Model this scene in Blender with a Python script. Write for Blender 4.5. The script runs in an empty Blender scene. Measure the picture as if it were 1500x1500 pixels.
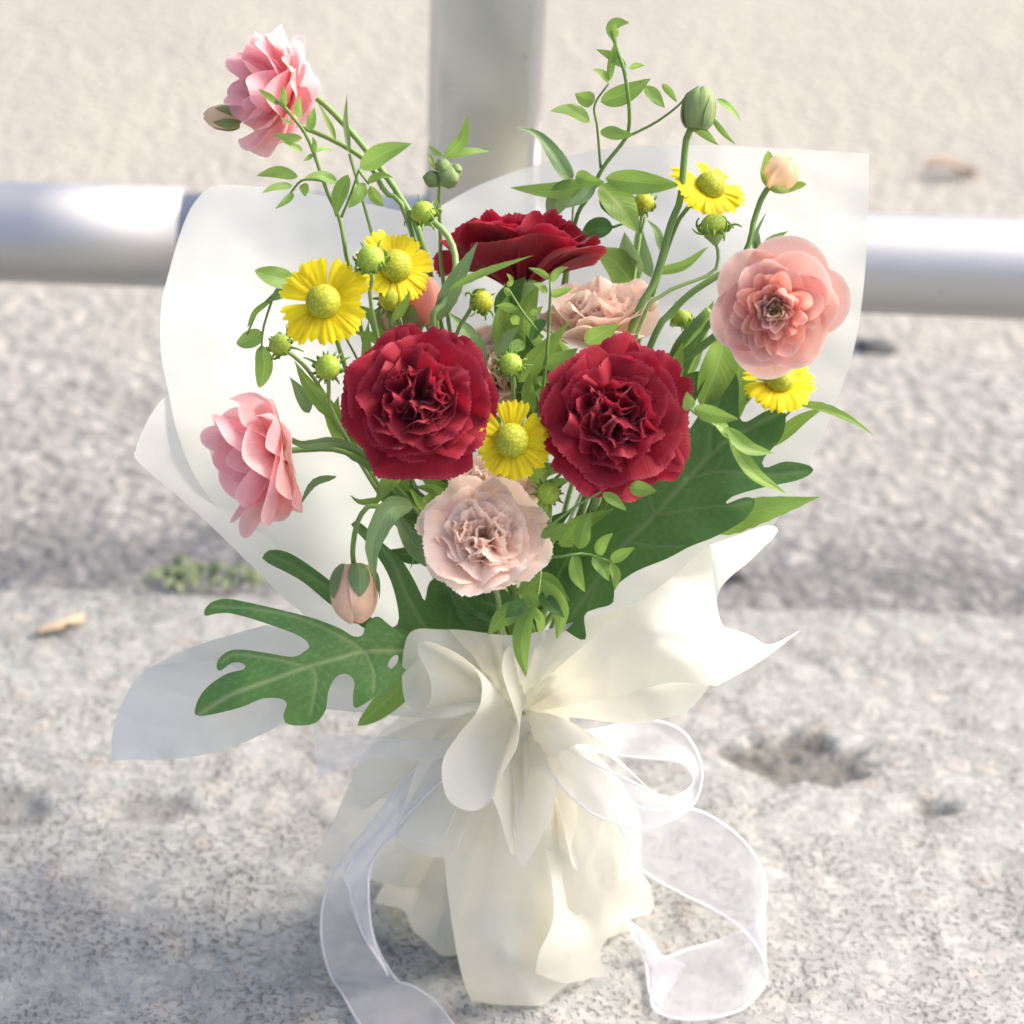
import bpy, bmesh, math, random
import numpy as np
from mathutils import Vector, Matrix, noise as mnoise
from mathutils.geometry import delaunay_2d_cdt

scene = bpy.context.scene
COL = scene.collection
R = math.radians
# ------------------------------------------------------------------ camera
F = 3542.0                      # focal length in photograph pixels (85 mm on a 36 mm square frame)
PITCH, ROLL, CAMH = R(28.0), R(2.3), 0.71
CAM = np.array([0.0, 0.0, CAMH])
_f = np.array([0, math.cos(PITCH), -math.sin(PITCH)])
_r0 = np.array([1.0, 0, 0]); _u0 = np.array([0, math.sin(PITCH), math.cos(PITCH)])
RT = math.cos(ROLL)*_r0 + math.sin(ROLL)*_u0
UP = -math.sin(ROLL)*_r0 + math.cos(ROLL)*_u0
FW = _f
cam = bpy.data.cameras.new('camera'); camo = bpy.data.objects.new('camera', cam)
COL.objects.link(camo); scene.camera = camo
cam.sensor_width = 36; cam.sensor_height = 36; cam.lens = 85.0
cam.clip_start = 0.01; cam.clip_end = 1000
camo.matrix_world = Matrix(((RT[0], UP[0], -FW[0], CAM[0]), (RT[1], UP[1], -FW[1], CAM[1]), (RT[2], UP[2], -FW[2], CAM[2]), (0, 0, 0, 1)))
cam.dof.use_dof = True; cam.dof.focus_distance = 0.98; cam.dof.aperture_fstop = 8.0
# ------------------------------------------------------------------ sky and sun
SUN_EL, SUN_AZ = R(44), R(14)          # from the right (+x), a little behind the flowers
w = bpy.data.worlds.new('World'); scene.world = w; w.use_nodes = True
nt = w.node_tree; bgn = nt.nodes['Background']
sky = nt.nodes.new('ShaderNodeTexSky'); sky.sky_type = 'NISHITA'; sky.sun_disc = False
sky.sun_elevation = SUN_EL; sky.sun_rotation = math.pi/2 - SUN_AZ
sky.air_density = 0.7; sky.dust_density = 7.0; sky.ozone_density = 1.0
nt.links.new(sky.outputs[0], bgn.inputs[0]); bgn.inputs[1].default_value = 0.15
sl = bpy.data.lights.new('sun', 'SUN'); sl.energy = 0.7; sl.angle = R(10.0); sl.color = (1, 0.97, 0.89)
so = bpy.data.objects.new('sun', sl); COL.objects.link(so)
sd = Vector((math.cos(SUN_EL)*math.cos(SUN_AZ), math.cos(SUN_EL)*math.sin(SUN_AZ), math.sin(SUN_EL)))
so.rotation_euler = sd.to_track_quat('Z', 'Y').to_euler(); so.location = sd*5
scene.view_settings.view_transform = 'Standard'; scene.view_settings.look = 'None'
scene.view_settings.gamma = 1.0; scene.view_settings.exposure = 1.32
scene.cycles.max_bounces = 8; scene.cycles.diffuse_bounces = 5; scene.cycles.glossy_bounces = 3; scene.cycles.transmission_bounces = 6; scene.cycles.transparent_max_bounces = 10
# ------------------------------------------------------------------ helpers
PX = 1.05/F
def P(x, y, Y):
    d = FW*F + RT*(x-750) + UP*(750-y)
    return CAM + d*(Y/d[1])
def PG(x, y, z=0.0):
    d = FW*F + RT*(x-750) + UP*(750-y)
    return CAM + d*((z-CAMH)/d[2])
def camdir(a, b, c):            # right, up, toward the camera
    v = RT*a + UP*b - FW*c
    return v/np.linalg.norm(v)
def nrm(v):
    v = np.asarray(v, float); n = np.linalg.norm(v, axis=-1, keepdims=True); return v/np.maximum(n, 1e-12)
ORG = {}
def thing(name, label, cat, loc, group=None):
    o = bpy.data.objects.new(name, None); o.empty_display_size = 0.01
    COL.objects.link(o); o.location = loc; ORG[o.name] = np.array(loc, float)
    o['label'] = label; o['category'] = cat
    if group: o['group'] = group
    return o
def mk(name, V, Fc, mat, parent=None, uv=None, attr=None, smooth=True, kind=None):
    V = np.asarray(V, float)
    org = ORG[parent.name] if parent else np.zeros(3)
    me = bpy.data.meshes.new(name)
    me.from_pydata((V-org).tolist(), [], [tuple(int(i) for i in f) for f in Fc])
    if uv is not None:
        l = me.uv_layers.new(name='UVMap'); idx = np.empty(len(me.loops), np.int32)
        me.loops.foreach_get('vertex_index', idx); l.data.foreach_set('uv', np.asarray(uv, np.float32)[idx].ravel())
    for k, a in (attr or {}).items():
        at = me.attributes.new(k, 'FLOAT', 'POINT'); at.data.foreach_set('value', np.asarray(a, np.float32))
    if smooth: me.polygons.foreach_set('use_smooth', [True]*len(me.polygons))
    me.materials.append(mat); me.update()
    o = bpy.data.objects.new(name, me); COL.objects.link(o)
    if parent: o.parent = parent; ORG[o.name] = org
    else: ORG[o.name] = org
    if kind: o['kind'] = kind
    return o
def gridf(nv, nu, off=0, closed=False):
    fs = []
    for j in range(nv-1):
        for i in range(nu if closed else nu-1):
            a = off+j*nu+i; b = off+j*nu+(i+1) % nu
            fs.append((a, b, b+nu, a+nu))
    return fs
def griduv(nv, nu):
    v, u = np.meshgrid(np.linspace(0, 1, nv), np.linspace(0, 1, nu), indexing='ij')
    return np.stack([u.ravel(), v.ravel()], 1)
def catmull(pts, n, closed=False):
    p = np.asarray(pts, float); m = len(p)
    if m == 2 and not closed:
        t = np.linspace(0, 1, n)[:, None]; return p[0]*(1-t)+p[1]*t
    if closed: q = np.vstack([p[-1], p, p[0], p[1]]); segs = m
    else: q = np.vstack([2*p[0]-p[1], p, 2*p[-1]-p[-2]]); segs = m-1
    # roughly even spacing by chord length
    ch = np.linalg.norm(np.diff(q[1:segs+2], axis=0), axis=1)**0.8; cum = np.concatenate([[0], np.cumsum(ch)])
    t = np.linspace(0, cum[-1], n, endpoint=not closed)
    k = np.clip(np.searchsorted(cum, t, side='right')-1, 0, segs-1)
    f = ((t-cum[k])/np.maximum(ch[k], 1e-9))[:, None]
    a, b, c, d = q[k], q[k+1], q[k+2], q[k+3]
    return 0.5*((2*b)+(-a+c)*f+(2*a-5*b+4*c-d)*f**2+(-a+3*b-3*c+d)*f**3)
def patch(ctrl, nv, nu):        # ctrl (m, n, 3) -> dense grid
    c = np.asarray(ctrl, float)
    rows = np.stack([catmull(c[i], nu) for i in range(len(c))])
    return np.stack([catmull(rows[:, j], nv) for j in range(nu)], 1)
def tube_geo(path, rad, sides=8, off=0, cap=True):
    p = np.asarray(path, float); n = len(p)
    rad = np.broadcast_to(np.asarray(rad, float), (n,))
    T = nrm(np.gradient(p, axis=0)); up = np.array([0.31, 0.2, 0.93])
    N = nrm(np.cross(T[0], up)); V = []
    for i in range(n):
        N = N-T[i]*np.dot(N, T[i]); N = N/np.linalg.norm(N); B = np.cross(T[i], N)
        a = np.linspace(0, 2*math.pi, sides, endpoint=False)[:, None]
        V.append(p[i]+rad[i]*(np.cos(a)*N+np.sin(a)*B))
    V = np.vstack(V); fs = gridf(n, sides, off, True)
    if cap:
        fs.append(tuple(off+i for i in range(sides))[::-1]); fs.append(tuple(off+(n-1)*sides+i for i in range(sides)))
    return V, fs
def tube(name, path, rad, mat, parent, sides=8, n=None):
    if n: path = catmull(path, n)
    if np.ndim(rad) == 1 and len(rad) != len(path): rad = np.interp(np.linspace(0, 1, len(path)), np.linspace(0, 1, len(rad)), rad)
    V, fs = tube_geo(path, rad, sides)
    uv = np.stack([np.tile(np.linspace(0, 1, sides), len(path)), np.repeat(np.linspace(0, 1, len(path)), sides)], 1)
    return mk(name, V, fs, mat, parent, uv=uv)
def rbf(pts, vals):
    p = np.asarray(pts, float)/500.0; v = np.asarray(vals, float); n = len(p)
    def ph(d): return np.where(d > 1e-9, d*d*np.log(np.maximum(d, 1e-9)), 0)
    D = np.linalg.norm(p[:, None]-p[None], axis=2)
    A = np.zeros((n+3, n+3)); A[:n, :n] = ph(D)+1e-4*np.eye(n); A[:n, n] = 1; A[:n, n+1:] = p; A[n, :n] = 1; A[n+1:, :n] = p.T
    wv = np.linalg.solve(A, np.concatenate([v, np.zeros(3)]))
    def f(q):
        q = np.asarray(q, float)/500.0
        out = np.zeros(len(q))
        for i in range(0, len(q), 4000):
            s = q[i:i+4000]; d = np.linalg.norm(s[:, None]-p[None], axis=2)
            out[i:i+4000] = ph(d)@wv[:n]+wv[n]+s@wv[n+1:]
        return out
    return f
def fill2d(outline, step, smooth_n=None, holes=()):
    loops = [np.asarray(outline, float)]+[np.asarray(h, float) for h in holes]
    vs, es = [], []
    for L in loops:
        o = len(vs); n = len(L); vs += [Vector((a, b)) for a, b in L]; es += [(o+i, o+(i+1) % n) for i in range(n)]
    o = loops[0]; nb = len(vs)
    x0, y0 = o.min(0); x1, y1 = o.max(0)
    gx = np.arange(x0+step/2, x1, step); gy = np.arange(y0+step/2, y1, step*0.87)
    X, Yg = np.meshgrid(gx, gy); X = X+(np.arange(len(gy)) % 2)[:, None]*step/2
    q = np.stack([X.ravel(), Yg.ravel()], 1)
    ins = np.zeros(len(q), bool); dmin = np.full(len(q), 1e9)
    for L in loops:
        a = L; b = np.roll(L, -1, 0)
        for (ax, ay), (bx, by) in zip(a, b):
            c = ((ay > q[:, 1]) != (by > q[:, 1])) & (q[:, 0] < (bx-ax)*(q[:, 1]-ay)/((by-ay) if by != ay else 1e-9)+ax)
            ins ^= c
            e = np.array([bx-ax, by-ay]); t = np.clip(((q-[ax, ay])@e)/max(e@e, 1e-9), 0, 1)
            dmin = np.minimum(dmin, np.linalg.norm(q-([ax, ay]+t[:, None]*e), axis=1))
    q = q[ins & (dmin > step*0.45)]
    vs += [Vector((a, b)) for a, b in q]
    r = delaunay_2d_cdt(vs, es, [], 1, 1e-5)
    pv = np.array([(v.x, v.y) for v in r[0]]); fs = [tuple(f) for f in r[2]]
    def inside(c, L):
        a = L; b = np.roll(L, -1, 0)
        return bool(np.sum(((a[:, 1] > c[1]) != (b[:, 1] > c[1])) & (c[0] < (b[:, 0]-a[:, 0])*(c[1]-a[:, 1])/np.where(b[:, 1] == a[:, 1], 1e-9, b[:, 1]-a[:, 1])+a[:, 0])) % 2)
    for h in loops[1:]: fs = [f for f in fs if not inside(pv[list(f)].mean(0), h)]
    return pv, fs
def pdist(q, line):
    q = np.asarray(q, float); d = np.full(len(q), 1e9); line = np.asarray(line, float)
    for a, b in zip(line[:-1], line[1:]):
        e = b-a; t = np.clip(((q-a)@e)/max(e@e, 1e-9), 0, 1); d = np.minimum(d, np.linalg.norm(q-(a+t[:, None]*e), axis=1))
    return d
# ------------------------------------------------------------------ materials
class NB:
    def __init__(s, name):
        s.m = bpy.data.materials.new(name); s.m.use_nodes = True; s.t = s.m.node_tree; s.t.nodes.clear()
        s.out = s.t.nodes.new('ShaderNodeOutputMaterial')
    def n(s, typ, **kw):
        nd = s.t.nodes.new('ShaderNode'+typ)
        for k, v in kw.items():
            if k.startswith('i_'):
                key = k[2:]; key = int(key) if key.isdigit() else key.replace('_', ' ')
                if hasattr(v, 'is_output') or type(v).__name__.startswith('NodeSocket'): s.t.links.new(v, nd.inputs[key])
                else: nd.inputs[key].default_value = v
            else: setattr(nd, k, v)
        return nd
    def l(s, a, b): s.t.links.new(a, b)
    def ramp(s, fac, stops, interp='LINEAR'):
        nd = s.n('ValToRGB'); cr = nd.color_ramp; cr.interpolation = interp
        while len(cr.elements) < len(stops): cr.elements.new(0.5)
        for e, (p, c) in zip(cr.elements, stops): e.position = p; e.color = (*c, 1) if len(c) == 3 else c
        s.l(fac, nd.inputs[0]); return nd.outputs[0]
    def mix(s, fac, a, b, blend='MIX'):
        nd = s.n('Mix', data_type='RGBA', blend_type=blend)
        for sock, v in ((nd.inputs[0], fac), (nd.inputs[6], a), (nd.inputs[7], b)):
            if type(v).__name__.startswith('NodeSocket'): s.l(v, sock)
            else: sock.default_value = (*v, 1) if isinstance(v, tuple) and len(v) == 3 else v
        return nd.outputs[2]
    def math(s, op, a, b=0.0):
        nd = s.n('Math', operation=op)
        for sock, v in ((nd.inputs[0], a), (nd.inputs[1], b)):
            if type(v).__name__.startswith('NodeSocket'): s.l(v, sock)
            else: sock.default_value = v
        return nd.outputs[0]
    def uv(s, scale=(1, 1, 1)):
        return s.n('Mapping', i_Vector=s.n('TexCoord').outputs['UV'], i_Scale=scale).outputs[0]
    def obj(s): return s.n('TexCoord').outputs['Object']
    def noise(s, vec, scale, detail=4, rough=0.55): return s.n('TexNoise', i_Vector=vec, i_Scale=scale, i_Detail=detail, i_Roughness=rough).outputs['Fac']
    def bump(s, h, strength, dist): return s.n('Bump', i_Height=h, i_Strength=strength, i_Distance=dist).outputs[0]
    def prin(s, col, rough=0.5, metal=0.0, normal=None, spec=0.5, sheen=0.0):
        nd = s.n('BsdfPrincipled'); 
        for k, v in (('Base Color', col), ('Roughness', rough), ('Metallic', metal), ('Specular IOR Level', spec), ('Sheen Weight', sheen)):
            if type(v).__name__.startswith('NodeSocket'): s.l(v, nd.inputs[k])
            else: nd.inputs[k].default_value = (*v, 1) if isinstance(v, tuple) else v
        if normal is not None: s.l(normal, nd.inputs['Normal'])
        return nd.outputs[0]
    def mixsh(s, fac, a, b):
        nd = s.n('MixShader'); s.l(a, nd.inputs[1]); s.l(b, nd.inputs[2])
        if type(fac).__name__.startswith('NodeSocket'): s.l(fac, nd.inputs[0])
        else: nd.inputs[0].default_value = fac
        return nd.outputs[0]
    def done(s, sh): s.l(sh, s.out.inputs[0]); return s.m
    def thin(s, col, trans=0.4, rough=0.5, normal=None, tcol=None, spec=0.4, sheen=0.0):
        a = s.prin(col, rough, 0, normal, spec, sheen)
        t = s.n('BsdfTranslucent'); c = tcol if tcol is not None else col
        if type(c).__name__.startswith('NodeSocket'): s.l(c, t.inputs[0])
        else: t.inputs[0].default_value = (*c, 1)
        if normal is not None: s.l(normal, t.inputs[1])
        return s.mixsh(trans, a, t.outputs[0])

def mat_petal(name, base, edge, inner, trans=0.35, rough=0.55, vein=0.35, sheen=0.1):
    b = NB(name); uv = b.uv(); sep = b.n('SeparateXYZ', i_0=uv)
    v = sep.outputs[1]
    col = b.ramp(v, [(0.0, inner), (0.45, base), (0.93, base), (1.0, edge)])
    fine = b.n('TexNoise', i_Vector=b.uv((46, 2.2, 1)), i_Scale=1.0, i_Detail=3.0).outputs['Fac']
    oi = b.n('ObjectInfo').outputs['Random']
    bl = b.noise(b.obj(), 90.0, 3)
    f = b.math('ADD', b.math('MULTIPLY', b.math('SUBTRACT', fine, 0.5), vein), b.math('MULTIPLY', b.math('SUBTRACT', bl, 0.5), 0.45))
    f = b.math('ADD', f, b.math('MULTIPLY', b.math('SUBTRACT', oi, 0.5), 0.16))
    hsv = b.n('HueSaturation', i_Color=col, i_Value=b.math('ADD', f, 1.0)).outputs[0]
    nm = b.bump(fine, 0.35, 0.0006)
    return b.done(b.thin(hsv, trans, rough, nm, sheen=sheen, spec=0.3))
def mat_leaf(name, dark, light, vein, trans=0.3, rough=0.42, veins=True):
    b = NB(name); uv = b.uv(); sep = b.n('SeparateXYZ', i_0=uv)
    u = b.math('ABSOLUTE', b.math('SUBTRACT', sep.outputs[0], 0.5)); v = sep.outputs[1]
    nz = b.noise(b.obj(), 60.0, 4)
    oi = b.n('ObjectInfo').outputs['Random']
    col = b.mix(b.math('ADD', b.math('MULTIPLY', nz, 0.7), b.math('MULTIPLY', oi, 0.3)), dark, light)
    mid = b.math('LESS_THAN', u, 0.028)
    side = b.n('TexWave', wave_type='BANDS', bands_direction='Y', i_Vector=b.n('CombineXYZ', i_0=0.0, i_1=b.math('SUBTRACT', v, b.math('MULTIPLY', u, 0.55)), i_2=0.0).outputs[0], i_Scale=3.2, i_Distortion=0.3).outputs['Fac']
    sv = b.math('MULTIPLY', b.math('POWER', side, 14.0), 0.35)
    vf = b.math('MAXIMUM', b.math('MULTIPLY', mid, 0.6), sv) if veins else b.math('MULTIPLY', mid, 0.5)
    col = b.mix(vf, col, vein)
    nm = b.bump(b.math('SUBTRACT', nz, b.math('MULTIPLY', vf, 1.2)), 0.3, 0.0008)
    return b.done(b.thin(col, trans, rough, nm, tcol=b.mix(0.5, col, light)))
def mat_stem(name, col, col2, rough=0.45):
    b = NB(name); nz = b.noise(b.obj(), 120.0, 3)
    st = b.n('TexNoise', i_Vector=b.uv((9, 2.5, 1)), i_Scale=1.0, i_Detail=2.0).outputs['Fac']
    c = b.mix(b.math('ADD', b.math('MULTIPLY', nz, 0.5), b.math('MULTIPLY', st, 0.5)), col, col2)
    return b.done(b.thin(c, 0.12, rough, b.bump(st, 0.3, 0.0006)))
# ------------------------------------------------------------------ ground materials
def mat_concrete():
    b = NB('weathered_concrete'); o = b.obj()
    mid = b.noise(o, 26.0, 4, 0.62); fine = b.noise(o, 330.0, 2, 0.6); blot = b.noise(o, 9.0, 3, 0.6)
    g = b.n('TexVoronoi', i_Vector=o, i_Scale=240.0); gr = b.n('SeparateColor', i_0=g.outputs['Color']).outputs[0]
    vo2 = b.n('TexVoronoi', i_Vector=o, i_Scale=62.0, i_Randomness=1.0); v2 = b.n('SeparateColor', i_0=vo2.outputs['Color'])
    edge = b.math('ADD', vo2.outputs['Distance'], b.math('MULTIPLY', b.math('SUBTRACT', fine, 0.5), 0.35))
    stone = b.math('MULTIPLY', b.math('GREATER_THAN', v2.outputs[0], 0.60), b.n('MapRange', i_0=edge, i_1=0.46, i_2=0.30).outputs[0])
    base = b.ramp(b.math('ADD', b.math('MULTIPLY', mid, 0.72), b.math('MULTIPLY', blot, 0.28)), [(0.30, (0.265, 0.272, 0.258)), (0.45, (0.30, 0.308, 0.294)), (0.56, (0.322, 0.331, 0.316)), (0.70, (0.35, 0.36, 0.344))])
    base = b.mix(0.38, base, b.mix(1.0, base, b.ramp(gr, [(0.0, (0.55, 0.545, 0.54)), (0.5, (0.96, 0.95, 0.94)), (1.0, (1.40, 1.38, 1.35))]), 'MULTIPLY'))
    scol = b.ramp(v2.outputs[1], [(0.0, (0.24, 0.22, 0.20)), (0.35, (0.40, 0.355, 0.315)), (0.7, (0.41, 0.39, 0.365)), (1.0, (0.45, 0.445, 0.43))])
    base = b.mix(b.math('MULTIPLY', stone, 0.4), base, scol)
    pits = b.ramp(fine, [(0.36, (1, 1, 1)), (0.46, (0, 0, 0))])
    dk = b.math('MULTIPLY', pits, b.ramp(mid, [(0.38, (1, 1, 1)), (0.62, (0.15, 0.15, 0.15))]))
    base = b.mix(b.math('MULTIPLY', dk, 0.48), base, (0.10, 0.082, 0.075))
    dirt = b.ramp(b.n('TexNoise', i_Vector=b.n('Mapping', i_Vector=o, i_Scale=(13, 2.4, 1)).outputs[0], i_Scale=1.0, i_Detail=3.0).outputs['Fac'], [(0.52, (0, 0, 0)), (0.68, (1, 1, 1))])
    base = b.mix(b.math('MULTIPLY', dirt, b.math('MULTIPLY', fine, 0.75)), base, (0.17, 0.17, 0.16))
    rec = b.n('Attribute', attribute_name='hole').outputs['Fac']
    base = b.mix(b.math('MULTIPLY', rec, b.math('ADD', 0.35, b.math('MULTIPLY', fine, 1.0))), base, (0.13, 0.125, 0.115))
    h = b.math('ADD', b.math('MULTIPLY', mid, 0.4), b.math('SUBTRACT', b.math('ADD', b.math('MULTIPLY', gr, 0.18), b.math('MULTIPLY', stone, 0.25)), b.math('MULTIPLY', dk, 0.7)))
    return b.done(b.prin(base, 0.9, 0, b.bump(h, 0.8, 0.003), 0.25))
def mat_asphalt():
    b = NB('worn_asphalt'); o = b.obj()
    warp = b.n('TexNoise', i_Vector=o, i_Scale=30.0, i_Detail=1.0).outputs['Color']
    ov = b.n('Mix', data_type='RGBA'); ov.inputs[0].default_value = 0.02; b.l(o, ov.inputs[6]); b.l(warp, ov.inputs[7]); ow = ov.outputs[2]
    vo = b.n('TexVoronoi', i_Vector=ow, i_Scale=85.0); c = b.n('SeparateColor', i_0=vo.outputs['Color'])
    vo2 = b.n('TexVoronoi', i_Vector=ow, i_Scale=150.0); c2 = b.n('SeparateColor', i_0=vo2.outputs['Color'])
    st = b.ramp(c.outputs[0], [(0.0, (0.19, 0.194, 0.185)), (0.4, (0.24, 0.245, 0.235)), (0.7, (0.28, 0.285, 0.27)), (0.92, (0.35, 0.345, 0.325)), (1.0, (0.42, 0.415, 0.395))])
    st2 = b.ramp(c2.outputs[0], [(0.0, (0.12, 0.12, 0.12)), (0.6, (0.30, 0.29, 0.27)), (1.0, (0.50, 0.48, 0.45))])
    col = b.mix(0.4, st, st2)
    gap = b.math('GREATER_THAN', vo.outputs['Distance'], 0.52)
    col = b.mix(b.math('MULTIPLY', gap, 0.22), col, (0.08, 0.08, 0.08))
    big = b.noise(o, 3.0, 3)
    sepo = b.n('SeparateXYZ', i_0=o)
    far_tone = b.n('MapRange', i_0=b.math('ADD', sepo.outputs[1], b.math('MULTIPLY', b.math('SUBTRACT', big, 0.5), 1.2)), i_1=1.45, i_2=2.05).outputs[0]  # paler, warmer colour farther out from the kerb
    col = b.mix(b.math('MULTIPLY', far_tone, 0.72), col, (0.34, 0.327, 0.28))
    col = b.mix(b.math('MULTIPLY', big, 0.25), col, (0.34, 0.33, 0.305))
    h = b.math('SUBTRACT', b.noise(o, 160.0, 2), b.math('MULTIPLY', vo.outputs['Distance'], 1.2))
    return b.done(b.prin(col, 0.9, 0, b.bump(h, 0.8, 0.004), 0.25))
def mat_metal(name='satin_steel', rg=0.46, lo=0.52):
    b = NB(name); o = b.obj()
    n = b.noise(o, 18.0, 5); sp = b.ramp(b.noise(o, 140.0, 4), [(0.68, (0, 0, 0)), (0.74, (1, 1, 1))])
    col = b.mix(n, (lo, lo, lo*0.99), (lo*1.12, lo*1.11, lo*1.09))
    ru = b.ramp(b.noise(o, 36.0, 4), [(0.68, (0, 0, 0)), (0.76, (1, 1, 1))])
    col = b.mix(b.math('MULTIPLY', sp, 0.35), col, (0.25, 0.23, 0.20))
    col = b.mix(b.math('MULTIPLY', ru, 0.5), col, (0.32, 0.20, 0.09))
    rgh = b.math('ADD', b.math('MULTIPLY', n, 0.12), b.math('ADD', b.math('MULTIPLY', sp, 0.15), rg))
    return b.done(b.prin(col, rgh, b.math('SUBTRACT', 1.0, b.math('MULTIPLY', ru, 0.6)), b.bump(n, 0.08, 0.002), 0.5))
M = {}
M['concrete'] = mat_concrete(); M['asphalt'] = mat_asphalt(); M['steel'] = mat_metal(); M['steel_post'] = mat_metal('polished_post_steel', 0.06, 0.60)
bq = NB('dull_dark_steel'); M['steel_dark'] = bq.done(bq.prin(bq.mix(bq.noise(bq.obj(), 60.0, 3), (0.20, 0.23, 0.28), (0.28, 0.31, 0.36)), 0.45, 0.8))

# ------------------------------------------------------------------ kerb and road
KA, KB = PG(0, 853), PG(1500, 890)         # back edge of the kerb
kdir = nrm((KB-KA)[:2]); kn = np.array([-kdir[1], kdir[0]])
kang = math.atan2(kdir[1], kdir[0]); k0 = (KA+KB)/2
ROADZ = -0.022
def noise2(x, y, s, seed=0.0, oct=3): return mnoise.fractal(Vector((x*s+seed, y*s-seed, seed)), 0.8, 2.0, oct)
def build_kerb():
    nx, ny = 360, 250
    xs = np.linspace(-0.62, 0.62, nx); ys = np.linspace(-0.86, 0.0, ny)
    # the damaged hollow in the concrete
    hc = PG(1175, 1112); hx, hy = 0.036, 0.021
    small = [(PG(225, 1185), 0.022, 0.010, 0.35), (PG(1365, 1182), 0.010, 0.006, 0.6), (PG(10, 1180), 0.018, 0.014, 0.5)]
    V = []; hol = []
    for j, yy in enumerate(ys):
        for i, xx in enumerate(xs):
            p = k0[:2]+kdir*xx+kn*yy
            z = 0.0016*noise2(p[0], p[1], 55, 3.1, 4)+0.0012*noise2(p[0], p[1], 12, 8.0, 2)
            edge = -yy
            e = max(0.0, 0.011-edge+0.004*noise2(xx, 0, 30, 5.0, 3))
            z -= e*e*60
            q = (p-hc[:2]); a = math.atan2(q[1]/hy, q[0]/hx)
            d = math.hypot(q[0]/hx, q[1]/hy)/(1+0.55*noise2(math.cos(a), math.sin(a), 2.3, 1.0, 4))
            m = 1/(1+math.exp(min(40, (d-1)*28))); z -= m*(0.0065+0.005*noise2(p[0], p[1], 140, 9.0, 4)); hv = m
            for c, sx, sy, s in small:
                qq = p-c[:2]; aa = math.atan2(qq[1]/sy, qq[0]/sx)
                dd = math.hypot(qq[0]/sx, qq[1]/sy)/(1+0.4*noise2(math.cos(aa), math.sin(aa), 1.5, s*9, 3)); mm = s/(1+math.exp(min(40, (dd-1)*8)))
                z -= mm*0.010; hv = max(hv, mm*1.2)
            V.append((p[0], p[1], min(z, 0.003))); hol.append(min(hv, 1))
    n0 = len(V); fs = gridf(ny, nx)
    # kerb face down to the road
    top = [(ny-1)*nx+i for i in range(nx)]
    for i in top: V.append((V[i][0]+kn[0]*0.004, V[i][1]+kn[1]*0.004, ROADZ-0.05)); hol.append(0)
    for i in range(nx-1): fs.append((top[i], top[i+1], n0+i+1, n0+i))
    o = mk('kerb', V, fs, M['concrete'], attr={'hole': hol}); o['kind'] = 'structure'
    # the rest of the pavement, towards and beyond the viewer
    def slab(x0, x1, y0, y1, nm):
        c = [k0[:2]+kdir*x+kn*y for x, y in ((x0, y0), (x1, y0), (x1, y1), (x0, y1))]
        V = [(p[0], p[1], 0.0) for p in c]+[(p[0], p[1], ROADZ-0.05) for p in c]
        o = mk(nm, V, [(0, 1, 2, 3), (3, 2, 6, 7), (0, 3, 7, 4), (1, 5, 6, 2)], M['concrete'], smooth=False); o['kind'] = 'structure'
    slab(-40, -0.622, -30, -0.002, 'pavement'); slab(0.622, 40, -30, -0.002, 'pavement'); slab(-0.622, 0.622, -30, -0.862, 'pavement')
build_kerb()
def build_road():
    nx, ny = 150, 130
    xs = np.linspace(-1.4, 1.4, nx); ys = np.linspace(0.0, 2.4, ny); V = []
    for y in ys:
        for x in xs:
            p = k0[:2]+kdir*x+kn*y
            V.append((p[0], p[1], ROADZ+0.0022*noise2(p[0], p[1], 40, 2.0, 4)+0.004*noise2(p[0], p[1], 4, 7.0, 2)))
    o = mk('road', V, gridf(ny, nx), M['asphalt']); o['kind'] = 'structure'
    V = [(-300, 0.5, ROADZ-0.008), (300, 0.5, ROADZ-0.008), (300, 600, ROADZ-0.008), (-300, 600, ROADZ-0.008)]
    o = mk('ground', V, [(0, 1, 2, 3)], M['asphalt'], smooth=False); o['kind'] = 'structure'
    V = [(-300, -300, ROADZ-0.06), (300, -300, ROADZ-0.06), (300, 0.6, ROADZ-0.06), (-300, 0.6, ROADZ-0.06)]
    o = mk('ground', V, [(0, 1, 2, 3)], M['asphalt'], smooth=False); o['kind'] = 'structure'
build_road()

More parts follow.
